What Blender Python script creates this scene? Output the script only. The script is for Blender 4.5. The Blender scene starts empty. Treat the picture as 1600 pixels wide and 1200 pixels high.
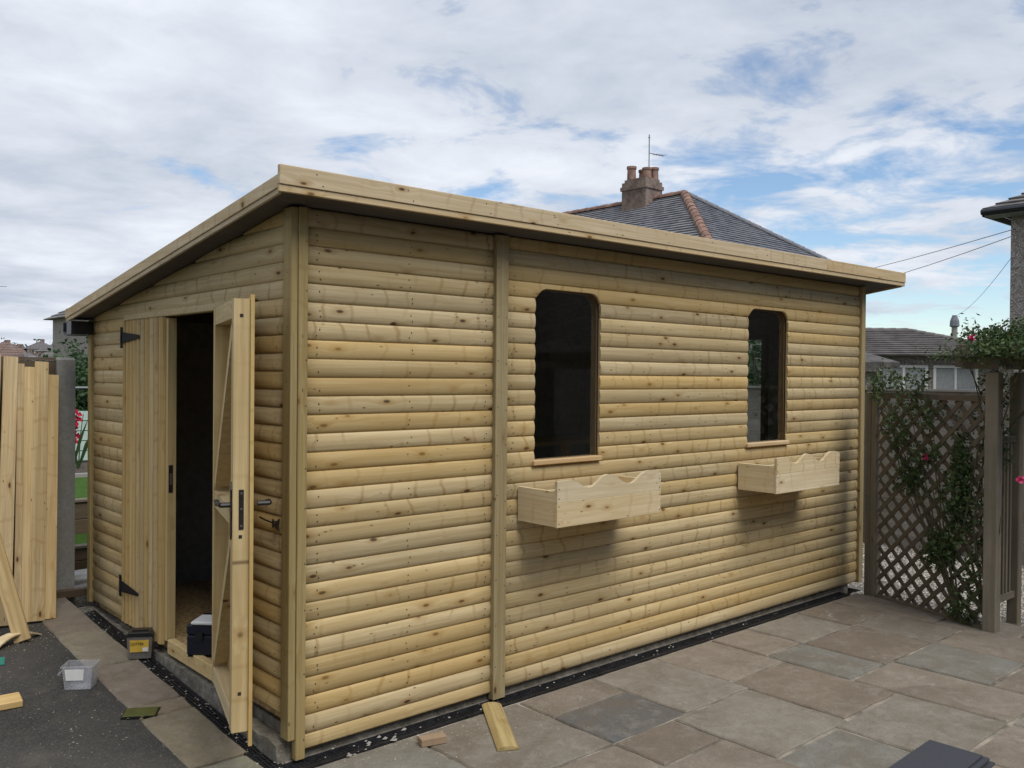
import bpy, bmesh, math, random
from mathutils import Vector, Matrix, noise
rnd = random.Random(11)
S = bpy.context.scene
COL = S.collection
rad = math.radians

# ------------------------------------------------------------------ camera
right = Vector((0.74446592, -0.6675978, 0.00914692)).normalized()
up = Vector((-2.23890935e-04, 1.34503286e-02, 9.99909515e-01)).normalized()
fwd = Vector((0.66766042, 0.74440061, -0.00986384)).normalized()
cd = bpy.data.cameras.new('camera'); cam = bpy.data.objects.new('camera', cd); COL.objects.link(cam)
cd.sensor_width = 36; cd.lens = 31.35; cd.clip_start = 0.05; cd.clip_end = 3000
m = Matrix.Identity(4)
for i in range(3):
    m[i][0] = right[i]; m[i][1] = up[i]; m[i][2] = -fwd[i]
m[0][3], m[1][3], m[2][3] = -1.9064, -3.5751, 1.6786
cam.matrix_world = m
S.camera = cam

# ------------------------------------------------------------------ sky, sun, exposure
SUN_AZ = Vector((0.02, -1.0, 0)).normalized(); SUN_EL = rad(56)
W = bpy.data.worlds.new('World'); S.world = W; W.use_nodes = True
nt = W.node_tree; nt.nodes.clear()
def wn(t, **k):
    n = nt.nodes.new(t)
    for a, b in k.items(): setattr(n, a, b)
    return n
def wmath(op, a, b=None, c=None, clamp=False):
    n = wn('ShaderNodeMath', operation=op); n.use_clamp = clamp
    for i, v in enumerate((a, b, c)):
        if v is None: continue
        if isinstance(v, (int, float)): n.inputs[i].default_value = v
        else: nt.links.new(v, n.inputs[i])
    return n.outputs[0]
out = wn('ShaderNodeOutputWorld')
sky = wn('ShaderNodeTexSky', sky_type='NISHITA'); sky.sun_disc = False
sky.sun_elevation = SUN_EL; sky.sun_rotation = math.atan2(SUN_AZ.x, SUN_AZ.y)
sky.air_density = 1.0; sky.dust_density = 0.0; sky.ozone_density = 3.0
bg1 = wn('ShaderNodeBackground'); bg1.inputs[1].default_value = 0.115
nt.links.new(sky.outputs[0], bg1.inputs[0])
tc = wn('ShaderNodeTexCoord'); sep = wn('ShaderNodeSeparateXYZ'); nt.links.new(tc.outputs['Generated'], sep.inputs[0])
zc = wmath('ADD', wmath('MAXIMUM', sep.outputs[2], 0.0), 0.11)
u = wmath('DIVIDE', sep.outputs[0], zc); v = wmath('DIVIDE', sep.outputs[1], zc)
cmb = wn('ShaderNodeCombineXYZ'); nt.links.new(u, cmb.inputs[0]); nt.links.new(v, cmb.inputs[1])
def wnoise(scale, det, off, dist=0.0, rough=0.55):
    mp = wn('ShaderNodeMapping'); mp.inputs['Location'].default_value = off; nt.links.new(cmb.outputs[0], mp.inputs[0])
    n = wn('ShaderNodeTexNoise'); n.inputs['Scale'].default_value = scale; n.inputs['Detail'].default_value = det
    n.inputs['Roughness'].default_value = rough; n.inputs['Distortion'].default_value = dist
    nt.links.new(mp.outputs[0], n.inputs['Vector']); return n.outputs[0]
big = wnoise(0.42, 3, (26.366, 2.9236, 0))
fine = wnoise(2.6, 9, (4.079, 6.5096, 2.0), 0.3, 0.6)
# more broken cloud towards the +X side, closed cloud to the -X side
azb = wmath('MULTIPLY', wmath('SUBTRACT', wmath('ADD', wmath('MULTIPLY', sep.outputs[0], 0.744), wmath('MULTIPLY', sep.outputs[1], -0.668)), 0.10), 0.20)
cov = wmath('SUBTRACT', wmath('ADD', wmath('MULTIPLY', big, 0.45), wmath('MULTIPLY', fine, 0.60)), azb)
cr = wn('ShaderNodeValToRGB'); cr.color_ramp.elements[0].position = 0.418; cr.color_ramp.elements[1].position = 0.513
nt.links.new(cov, cr.inputs[0])
shade = wmath('ADD', wmath('MULTIPLY', wnoise(0.9, 6, (9, 2, 0), 0.2), 0.62), wmath('MULTIPLY', fine, 0.38))
cc = wn('ShaderNodeValToRGB')
e = cc.color_ramp.elements; e[0].position = 0.36; e[0].color = (0.355, 0.40, 0.48, 1); e[1].position = 0.64; e[1].color = (0.635, 0.665, 0.72, 1)
nt.links.new(shade, cc.inputs[0])
bg2 = wn('ShaderNodeBackground'); bg2.inputs[1].default_value = 1.12
nt.links.new(cc.outputs[0], bg2.inputs[0])
mx = wn('ShaderNodeMixShader'); nt.links.new(cr.outputs[0], mx.inputs[0]); nt.links.new(bg1.outputs[0], mx.inputs[1]); nt.links.new(bg2.outputs[0], mx.inputs[2])
nt.links.new(mx.outputs[0], out.inputs[0])
sd = bpy.data.lights.new('sun', 'SUN'); sd.energy = 2.4; sd.angle = rad(36); sd.color = (1.0, 0.955, 0.88)
sun = bpy.data.objects.new('sun', sd); COL.objects.link(sun); sun.location = (3, -8, 12)
sdir = Vector((SUN_AZ.x * math.cos(SUN_EL), SUN_AZ.y * math.cos(SUN_EL), math.sin(SUN_EL)))
sun.rotation_euler = sdir.to_track_quat('Z', 'Y').to_euler()
vs = S.view_settings; vs.view_transform = 'Standard'; vs.look = 'None'; vs.gamma = 1; vs.exposure = 0.30; vs.use_curve_mapping = False
S.cycles.max_bounces = 8; S.cycles.transparent_max_bounces = 12

# ------------------------------------------------------------------ materials
class Mat:
    def __init__(s, name, rough=0.7, spec=0.3):
        s.m = bpy.data.materials.new(name); s.m.use_nodes = True; s.t = s.m.node_tree
        s.b = s.t.nodes['Principled BSDF']; s.b.inputs['Roughness'].default_value = rough
        s.b.inputs['Specular IOR Level'].default_value = spec
    def n(s, t, **k):
        x = s.t.nodes.new(t)
        for a, b in k.items(): setattr(x, a, b)
        return x
    def put(s, sock, v):
        if isinstance(v, bpy.types.NodeSocket): s.t.links.new(v, sock)
        elif isinstance(v, (tuple, list)) and len(v) == 3 and sock.type == 'RGBA': sock.default_value = (*v, 1)
        else: sock.default_value = v
    def math(s, op, a, b=None, c=None, clamp=False):
        x = s.n('ShaderNodeMath', operation=op); x.use_clamp = clamp
        for i, v in enumerate((a, b, c)):
            if v is not None: s.put(x.inputs[i], v)
        return x.outputs[0]
    def vec(s, x, y, z):
        c = s.n('ShaderNodeCombineXYZ')
        for i, v in enumerate((x, y, z)): s.put(c.inputs[i], v)
        return c.outputs[0]
    def noise(s, vec, scale=1, det=4, rough=0.55, dist=0, w=None):
        x = s.n('ShaderNodeTexNoise')
        s.put(x.inputs['Vector'], vec); x.inputs['Scale'].default_value = scale; x.inputs['Detail'].default_value = det
        x.inputs['Roughness'].default_value = rough; x.inputs['Distortion'].default_value = dist
        return x.outputs[0]
    def voro(s, vec, scale=1, feat='F1', rndness=1):
        x = s.n('ShaderNodeTexVoronoi', feature=feat); s.put(x.inputs['Vector'], vec); x.inputs['Scale'].default_value = scale
        x.inputs['Randomness'].default_value = rndness; return x
    def ramp(s, f, *st):
        x = s.n('ShaderNodeValToRGB'); s.put(x.inputs[0], f); e = x.color_ramp.elements
        while len(e) < len(st): e.new(0.5)
        for i, (p, c) in enumerate(st):
            e[i].position = p; e[i].color = (c, c, c, 1) if isinstance(c, (int, float)) else (*c, 1)
        return x.outputs[0]
    def mix(s, f, a, b, mode='MIX'):
        x = s.n('ShaderNodeMix', data_type='RGBA', blend_type=mode); s.put(x.inputs[0], f); s.put(x.inputs[6], a); s.put(x.inputs[7], b); return x.outputs[2]
    def bump(s, h, st=0.3, d=0.01):
        x = s.n('ShaderNodeBump'); x.inputs['Strength'].default_value = st; x.inputs['Distance'].default_value = d; s.put(x.inputs['Height'], h)
        s.t.links.new(x.outputs[0], s.b.inputs['Normal'])
    def obj(s):
        t = s.n('ShaderNodeTexCoord'); p = s.n('ShaderNodeSeparateXYZ'); s.t.links.new(t.outputs['Object'], p.inputs[0]); return t.outputs['Object'], p.outputs
    def pos(s):
        t = s.n('ShaderNodeNewGeometry'); return t.outputs['Position']
    def info(s): return s.n('ShaderNodeObjectInfo')
    def col(s, c): s.put(s.b.inputs['Base Color'], c); return s.m

def plain(name, c, rough=0.6, spec=0.3, metal=0.0, var=0.12, sc=20.0):
    M = Mat(name, rough, spec); M.b.inputs['Metallic'].default_value = metal
    f = M.noise(M.pos(), sc, 4)
    lo = tuple(x * (1 - var) for x in c); hi = tuple(min(1, x * (1 + var)) for x in c)
    return M.col(M.ramp(f, (0.35, lo), (0.65, hi)))

def wood(name, base, knots=1.0, var=0.25, axis='x', rough=0.72, grain=1.0, warm=0.6, weather=0.0):
    """sawn softwood; the board's length runs along its local axis"""
    M = Mat(name, rough, 0.22)
    o, p = M.obj(); inf = M.info(); R = inf.outputs['Random']
    if axis == 'x': L, A, B = p[0], p[2], p[1]
    elif axis == 'z': L, A, B = p[2], p[0], p[1]
    else: L, A, B = p[1], p[0], p[2]
    L = M.math('ADD', L, M.math('MULTIPLY', R, 61.7)); A = M.math('ADD', A, M.math('MULTIPLY', R, 13.3))
    kv = M.vec(M.math('MULTIPLY', L, 6.0), M.math('MULTIPLY', B, 6.0), M.math('MULTIPLY', A, 15.0))
    vo = M.voro(kv); d = vo.outputs['Distance']
    # not every cell carries a knot
    sepc = M.n('ShaderNodeSeparateColor'); M.t.links.new(vo.outputs['Color'], sepc.inputs[0])
    has = M.math('LESS_THAN', sepc.outputs[0], 0.62 * knots); size = M.math('ADD', 0.45, sepc.outputs[1])
    dk = M.math('DIVIDE', d, size)
    bul = M.math('MULTIPLY', M.ramp(dk, (0.0, 1.0), (0.5, 0.0)), M.math('MULTIPLY', has, 1.6))
    gv = M.vec(M.math('MULTIPLY', L, 1.6), M.math('MULTIPLY', B, 30.0), M.math('ADD', M.math('MULTIPLY', A, 75.0), bul))
    g = M.noise(gv, 1.0, 5, 0.6, 0.4)
    gs = M.noise(M.vec(M.math('MULTIPLY', L, 2.2), 0.0, M.math('MULTIPLY', A, 9.0)), 1.0, 3)
    dark = tuple(x * f for x, f in zip(base, (0.74, 0.66, 0.54))); light = tuple(min(1, x * f) for x, f in zip(base, (1.12, 1.13, 1.17)))
    c = M.mix(M.math('MULTIPLY', M.ramp(g, (0.38, 1.0), (0.62, 0.0)), 0.62 * grain), light, dark)
    c = M.mix(M.math('MULTIPLY', M.ramp(gs, (0.40, 0.0), (0.72, 1.0)), 0.45), c, tuple(x * f for x, f in zip(base, (0.86, 0.76, 0.60))))
    # cross-grain planer chatter and bent growth marks
    wv = M.n('ShaderNodeTexWave', wave_type='BANDS', bands_direction='X'); wv.inputs['Scale'].default_value = 1.35
    wv.inputs['Distortion'].default_value = 3.2; wv.inputs['Detail'].default_value = 2; wv.inputs['Detail Scale'].default_value = 1.3
    M.put(wv.inputs['Vector'], M.vec(M.math('MULTIPLY', L, 1.5), 0.0, M.math('MULTIPLY', A, 4.0)))
    mk = M.math('MULTIPLY', M.ramp(wv.outputs[0], (0.93, 0.0), (1.0, 1.0)), M.ramp(M.noise(M.vec(M.math('MULTIPLY', L, 1.1), 3.0, M.math('MULTIPLY', A, 3.0)), 1.0, 2), (0.45, 0.0), (0.62, 0.72)))
    c = M.mix(M.math('MULTIPLY', mk, knots), c, tuple(x * f for x, f in zip(base, (0.62, 0.50, 0.36))))
    halo = M.math('MULTIPLY', M.ramp(dk, (0.06, 0.75), (0.27, 0.0)), has)
    c = M.mix(halo, c, tuple(x * f for x, f in zip(base, (0.72, 0.55, 0.36))))
    kn = M.math('MULTIPLY', M.ramp(dk, (0.055, 0.92), (0.11, 0.0)), has)
    c = M.mix(kn, c, (0.055, 0.030, 0.014))
    v2 = M.voro(M.vec(M.math('MULTIPLY', L, 13.0), 0.0, M.math('MULTIPLY', A, 34.0))); s2 = M.n('ShaderNodeSeparateColor'); M.t.links.new(v2.outputs['Color'], s2.inputs[0])
    pin = M.math('MULTIPLY', M.ramp(v2.outputs['Distance'], (0.07, 0.85), (0.17, 0.0)), M.math('LESS_THAN', s2.outputs[2], 0.30 * knots))
    c = M.mix(pin, c, (0.10, 0.055, 0.025))
    blot = M.noise(M.vec(M.math('MULTIPLY', L, 3.0), 7.0, M.math('MULTIPLY', A, 14.0)), 1.0, 4, 0.6)
    c = M.mix(M.math('MULTIPLY', M.ramp(blot, (0.54, 0.0), (0.72, 1.0)), 0.30 * knots), c, tuple(x * f for x, f in zip(base, (0.70, 0.66, 0.58))))
    if weather:
        wf = M.noise(M.pos(), 3.0, 6, 0.65)
        c = M.mix(M.math('MULTIPLY', M.ramp(wf, (0.35, 0.0), (0.7, 1.0)), weather), c, (0.11, 0.115, 0.085))
    # board to board: some paler, some more orange
    r2 = M.math('FRACT', M.math('MULTIPLY', R, 17.31)); r3 = M.math('FRACT', M.math('MULTIPLY', R, 43.7))
    c = M.mix(M.math('MULTIPLY', M.math('POWER', r3, 3.0), warm), c, tuple(x * f for x, f in zip(base, (1.0, 0.80, 0.55))))
    hs = M.n('ShaderNodeHueSaturation'); M.put(hs.inputs['Color'], c); M.put(hs.inputs['Value'], M.math('ADD', 1 - var / 2, M.math('MULTIPLY', r2, var)))
    M.put(hs.inputs['Saturation'], M.math('ADD', 0.90, M.math('MULTIPLY', r3, 0.16)))
    M.bump(M.math('ADD', M.math('MULTIPLY', g, 0.7), M.math('MULTIPLY', kn, -0.8)), 0.22, 0.003)
    return M.col(hs.outputs[0])

PINE = (0.475, 0.375, 0.198)
m_log = wood('loglap_pine', PINE, 1.0, 0.26, warm=0.42)
m_strip = wood('treated_strip', (0.33, 0.265, 0.13), 0.4, 0.18, 'z', grain=1.2, warm=0.1)
m_fascia = wood('fascia_pine', (0.56, 0.455, 0.285), 0.55, 0.16, 'x', warm=0.35)
m_fascia_y = wood('fascia_side_pine', (0.52, 0.43, 0.285), 0.5, 0.16, 'y', warm=0.2)
m_dboard = wood('door_board_pine', (0.47, 0.355, 0.175), 0.6, 0.2, 'z', warm=0.3)
m_dframe = wood('door_frame_pine', (0.55, 0.42, 0.20), 0.5, 0.16, 'z', warm=0.3)
m_dframe_x = wood('door_rail_pine', (0.55, 0.43, 0.23), 0.4, 0.16, 'x', warm=0.2)
m_box = wood('window_box_pine', (0.63, 0.53, 0.345), 0.5, 0.14, 'x', warm=0.15, grain=0.8)
m_plank = wood('rough_sawn_plank', (0.47, 0.36, 0.19), 0.7, 0.3, 'z', warm=0.2, grain=1.3)
m_offcut = wood('offcut_pine', (0.56, 0.40, 0.17), 0.5, 0.1, 'x', warm=0.3)
m_sill = wood('sill_pine', (0.56, 0.43, 0.26), 0.3, 0.1, 'x')
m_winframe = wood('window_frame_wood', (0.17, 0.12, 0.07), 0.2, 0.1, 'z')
m_grey = wood('weathered_grey_wood', (0.205, 0.175, 0.13), 0.3, 0.3, 'z', weather=0.5, warm=0.0)
m_greyx = wood('weathered_grey_board', (0.15, 0.125, 0.098), 0.3, 0.35, 'x', weather=0.4, warm=0.0)
m_lap = wood('lap_fence_wood', (0.29, 0.27, 0.24), 0.2, 0.3, 'x', weather=0.25, warm=0.0)
m_slat = wood('trellis_slat_wood', (0.125, 0.102, 0.074), 0.2, 0.3, 'x', weather=0.4, warm=0.0)
m_sleeper = wood('sleeper_wood', (0.115, 0.085, 0.055), 0.2, 0.2, 'x', warm=0.0)
m_soffit = wood('shade_darkened_deck', (0.115, 0.108, 0.10), 0.2, 0.1, 'x', warm=0.0)  # deck and rafters coloured dark for the eave shade and less bounce
m_black = plain('black_iron', (0.010, 0.010, 0.011), 0.75, 0.25)
m_iron = plain('antique_iron', (0.02, 0.018, 0.017), 0.4, 0.5)
m_steel = plain('lock_steel', (0.30, 0.29, 0.27), 0.35, 0.5, 0.8)
m_screw = plain('screw_heads', (0.03, 0.025, 0.02), 0.6)
m_membrane = plain('pale_bounce_lining', (0.27, 0.26, 0.245), 0.85)  # lining and back wall colour, lightened to bounce light inside
m_gutter = plain('black_gutter_plastic', (0.014, 0.016, 0.02), 0.35, 0.5)
m_felt = plain('roof_felt', (0.045, 0.045, 0.05), 0.95)

def stone(name, sc=1.0, rough=0.82):
    M = Mat(name, rough, 0.25); P = M.pos(); inf = M.info(); c0 = inf.outputs['Color']
    off = M.n('ShaderNodeVectorMath', operation='ADD'); M.put(off.inputs[0], P); M.put(off.inputs[1], M.vec(M.math('MULTIPLY', inf.outputs['Random'], 40.0), 0.0, 0.0)); Q = off.outputs[0]
    n1 = M.noise(Q, 2.8 * sc, 8, 0.66, 0.8); n2 = M.noise(Q, 9 * sc, 8, 0.7, 0.4); n3 = M.noise(P, 150 * sc, 3); n4 = M.noise(Q, 30 * sc, 5, 0.7)
    c = M.mix(M.ramp(n1, (0.36, 0.0), (0.64, 1.0)), c0, M.mix(0.72, c0, (0.150, 0.122, 0.088)))
    c = M.mix(M.math('MULTIPLY', M.ramp(n2, (0.50, 0.0), (0.70, 1.0)), 0.60), c, M.mix(0.6, c0, (0.33, 0.305, 0.265)))
    c = M.mix(M.math('MULTIPLY', M.ramp(n4, (0.32, 1.0), (0.48, 0.0)), 0.40), c, M.mix(0.6, c0, (0.075, 0.066, 0.055)))
    c = M.mix(M.math('MULTIPLY', M.ramp(n3, (0.35, 1.0), (0.55, 0.0)), 0.25), c, (0.06, 0.054, 0.047))
    c = M.mix(M.math('MULTIPLY', M.ramp(M.noise(P, 1.5, 8, 0.75, 1.4), (0.60, 0.0), (0.70, 1.0)), M.ramp(n4, (0.42, 0.0), (0.60, 0.62))), c, (0.43, 0.41, 0.37))
    M.bump(M.math('ADD', M.math('MULTIPLY', n2, 1.2), M.math('ADD', M.math('MULTIPLY', n4, 0.35), M.math('MULTIPLY', n3, 0.15))), 0.55, 0.014)
    return M.col(c)
m_stone = stone('riven_sandstone')
m_mortar = plain('pale_mortar', (0.215, 0.19, 0.152), 0.95, var=0.6, sc=5)
m_edging = stone('concrete_edging', 1.6)
M = Mat('tarmac', 0.92, 0.25); P = M.pos()
f1 = M.noise(P, 1.3, 6, 0.6, 0.3); v1 = M.voro(P, 210); sp = M.n('ShaderNodeSeparateColor'); M.t.links.new(v1.outputs['Color'], sp.inputs[0])
c = M.mix(M.ramp(f1, (0.36, 0.0), (0.7, 1.0)), (0.036, 0.035, 0.034), (0.078, 0.073, 0.066))
c = M.mix(M.math('MULTIPLY', M.ramp(sp.outputs[0], (0.62, 0.0), (1.0, 1.0)), 0.5), c, (0.15, 0.14, 0.125))
c = M.mix(M.math('MULTIPLY', M.ramp(M.noise(P, 5.0, 5, 0.7), (0.52, 0.0), (0.75, 1.0)), 0.35), c, (0.17, 0.145, 0.11))
M.bump(v1.outputs['Distance'], 0.7, 0.006); m_tarmac = M.col(c)
M = Mat('rough_concrete', 0.93); P = M.pos(); f1 = M.noise(P, 14, 7, 0.7)
c = M.ramp(f1, (0.3, (0.10, 0.088, 0.07)), (0.55, (0.21, 0.19, 0.155)), (0.75, (0.36, 0.34, 0.30)))
M.bump(f1, 0.9, 0.03); m_conc = M.col(c)
M = Mat('concrete_post', 0.9); P = M.pos(); f1 = M.noise(P, 45, 5, 0.7)
c = M.mix(M.ramp(M.noise(P, 3, 4), (0.35, 0.0), (0.7, 1.0)), M.ramp(f1, (0.35, (0.25, 0.245, 0.225)), (0.65, (0.36, 0.35, 0.325))), (0.27, 0.255, 0.22)); M.bump(f1, 0.4, 0.005); m_post = M.col(c)
m_grate = plain('black_plastic_grate', (0.016, 0.016, 0.018), 0.42, 0.45, var=0.4, sc=30)
m_chip = plain('pale_mortar_chip', (0.30, 0.285, 0.255), 0.9)
m_gbed = plain('gravel_bed', (0.20, 0.185, 0.165), 0.95, var=0.5, sc=90)
M = Mat('gravel_stone', 0.85); c = M.ramp(M.noise(M.pos(), 38, 2), (0.34, (0.17, 0.15, 0.13)), (0.48, (0.42, 0.39, 0.35)), (0.64, (0.66, 0.62, 0.56))); m_gravel = M.col(c)
M = Mat('grass', 0.9, 0.1); c = M.ramp(M.noise(M.pos(), 30, 5, 0.7), (0.3, (0.035, 0.075, 0.014)), (0.6, (0.075, 0.15, 0.028)), (0.8, (0.14, 0.19, 0.05))); M.bump(M.noise(M.pos(), 120, 3), 0.9, 0.02); m_grass = M.col(c)
m_ground = plain('far_ground', (0.09, 0.105, 0.05), 0.95, var=0.4, sc=0.2)
m_soil = plain('soil', (0.075, 0.06, 0.045), 0.95, var=0.5, sc=25)
def leafmat(name, lo, hi, sc=9):
    M = Mat(name, 0.55, 0.35)
    c = M.ramp(M.noise(M.pos(), sc, 3, 0.7), (0.32, lo), (0.68, hi)); M.col(c)
    tr = M.n('ShaderNodeBsdfTranslucent'); M.put(tr.inputs[0], c); mx = M.n('ShaderNodeMixShader'); mx.inputs[0].default_value = 0.25
    M.t.links.new(M.b.outputs[0], mx.inputs[1]); M.t.links.new(tr.outputs[0], mx.inputs[2]); M.t.links.new(mx.outputs[0], M.t.nodes['Material Output'].inputs[0]); return M.m
m_leaf = leafmat('rose_leaf', (0.035, 0.062, 0.02), (0.095, 0.145, 0.05))
m_hedge = leafmat('hedge_leaf', (0.022, 0.05, 0.018), (0.06, 0.115, 0.035), 5)
m_tree = leafmat('tree_leaf', (0.022, 0.036, 0.022), (0.05, 0.075, 0.045), 1.0)
m_stem = plain('rose_stem', (0.075, 0.07, 0.04), 0.8, var=0.4)
m_bark = plain('bark', (0.06, 0.05, 0.04), 0.9, var=0.4)
m_pink = plain('pink_petal', (0.60, 0.045, 0.155), 0.6, var=0.3, sc=60)
m_red = plain('red_petal', (0.55, 0.02, 0.06), 0.6, var=0.3, sc=60)
m_white = plain('white_paint', (0.72, 0.72, 0.70), 0.5, var=0.05)
m_mint = plain('mint_painted_board', (0.44, 0.55, 0.47), 0.7, var=0.1)
m_rail = plain('grey_steel_rail', (0.25, 0.26, 0.26), 0.5)
M = Mat('pebbledash', 0.95); P = M.pos(); v1 = M.voro(P, 34); sp = M.n('ShaderNodeSeparateColor'); M.t.links.new(v1.outputs['Color'], sp.inputs[0])
c = M.ramp(sp.outputs[0], (0.0, (0.20, 0.17, 0.15)), (0.5, (0.32, 0.285, 0.26)), (1.0, (0.46, 0.42, 0.385))); M.bump(v1.outputs['Distance'], 0.8, 0.03); m_dash = M.col(c)
def slate(name, a, b, sc=1.0, moss=0.3):
    M = Mat(name, 0.75, 0.35); P = M.pos(); o, p = M.obj()
    v = M.noise(M.vec(M.math('MULTIPLY', p[0], 3.2 * sc), M.math('MULTIPLY', p[1], 3.2 * sc), M.math('MULTIPLY', p[2], 7 * sc)), 1.0, 2)
    c = M.mix(M.ramp(v, (0.38, 0.0), (0.62, 1.0)), a, b)
    c = M.mix(M.math('MULTIPLY', M.ramp(M.noise(P, 0.9, 5, 0.7), (0.5, 0.0), (0.72, 1.0)), moss), c, (0.26, 0.25, 0.23))
    return M.col(c)
m_slate = slate('grey_roof_slate', (0.13, 0.13, 0.145), (0.21, 0.21, 0.225))
m_tile = slate('brown_roof_tile', (0.105, 0.096, 0.093), (0.16, 0.147, 0.14))
m_tiled = slate('dark_mossy_tile', (0.06, 0.055, 0.05), (0.11, 0.10, 0.09), 2.0, 0.4)
m_redroof = slate('red_roof_tile', (0.15, 0.095, 0.075), (0.20, 0.135, 0.11))
m_terra = plain('terracotta', (0.24, 0.145, 0.11), 0.85, var=0.35, sc=5)
M = Mat('chimney_brick', 0.9); P = M.pos(); c = M.ramp(M.noise(P, 3.5, 6, 0.75), (0.3, (0.07, 0.055, 0.05)), (0.5, (0.19, 0.135, 0.11)), (0.7, (0.30, 0.235, 0.195))); m_brick = M.col(c)
m_render = plain('pale_render', (0.42, 0.38, 0.33), 0.9, var=0.1, sc=3)
m_redbrick = plain('red_brick', (0.21, 0.13, 0.105), 0.9, var=0.25, sc=4)
m_cable = plain('cable', (0.17, 0.18, 0.2), 0.6)
m_pane = plain('dark_pane', (0.06, 0.07, 0.08), 0.08, 0.5)
m_blind = plain('pale_window_blind', (0.33, 0.35, 0.36), 0.3, 0.5)
m_navy = plain('navy_plastic', (0.006, 0.007, 0.016), 0.45, 0.4)
m_blackp = plain('black_plastic', (0.012, 0.012, 0.013), 0.3, 0.5)
m_olive = plain('olive_plastic', (0.075, 0.085, 0.022), 0.4, 0.4)
m_yellow = plain('yellow_label', (0.62, 0.40, 0.06), 0.5, var=0.1)
m_teal = plain('teal_sheet', (0.02, 0.19, 0.155), 0.5)
m_comp = plain('dark_grey_composite', (0.052, 0.055, 0.064), 0.62, 0.35, var=0.15, sc=160)
m_osb = plain('osb_floor', (0.42, 0.29, 0.14), 0.8, var=0.35, sc=45)
m_bulb = plain('bulb_glass', (0.6, 0.6, 0.58), 0.1, 0.6)
def glassy(name, tint, refl_rough=0.02, base=0.0, basecol=(0.8, 0.8, 0.8)):
    M = Mat(name); t = M.t; t.nodes.remove(M.b); o = t.nodes['Material Output']
    tr = M.n('ShaderNodeBsdfTransparent'); tr.inputs[0].default_value = (*tint, 1)
    gl = M.n('ShaderNodeBsdfGlossy'); gl.inputs['Roughness'].default_value = refl_rough
    fr = M.n('ShaderNodeFresnel'); ge = M.n('ShaderNodeNewGeometry'); M.put(fr.inputs[0], M.math('SUBTRACT', 1.5, M.math('MULTIPLY', ge.outputs['Backfacing'], 1.5 - 1 / 1.5)))
    mx = M.n('ShaderNodeMixShader'); t.links.new(fr.outputs[0], mx.inputs[0]); t.links.new(tr.outputs[0], mx.inputs[1]); t.links.new(gl.outputs[0], mx.inputs[2])
    last = mx.outputs[0]
    if base:
        df = M.n('ShaderNodeBsdfDiffuse'); df.inputs[0].default_value = (*basecol, 1)
        m2 = M.n('ShaderNodeMixShader'); m2.inputs[0].default_value = base; t.links.new(last, m2.inputs[1]); t.links.new(df.outputs[0], m2.inputs[2]); last = m2.outputs[0]
    t.links.new(last, o.inputs[0]); return M.m
m_glass = glassy('window_glass', (0.95, 0.965, 0.96))
m_clear = glassy('clear_plastic', (0.93, 0.94, 0.95), 0.12, 0.16, (0.8, 0.8, 0.85))
m_clear2 = glassy('smoky_clear_plastic', (0.80, 0.79, 0.77), 0.15, 0.22, (0.5, 0.48, 0.45))

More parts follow.
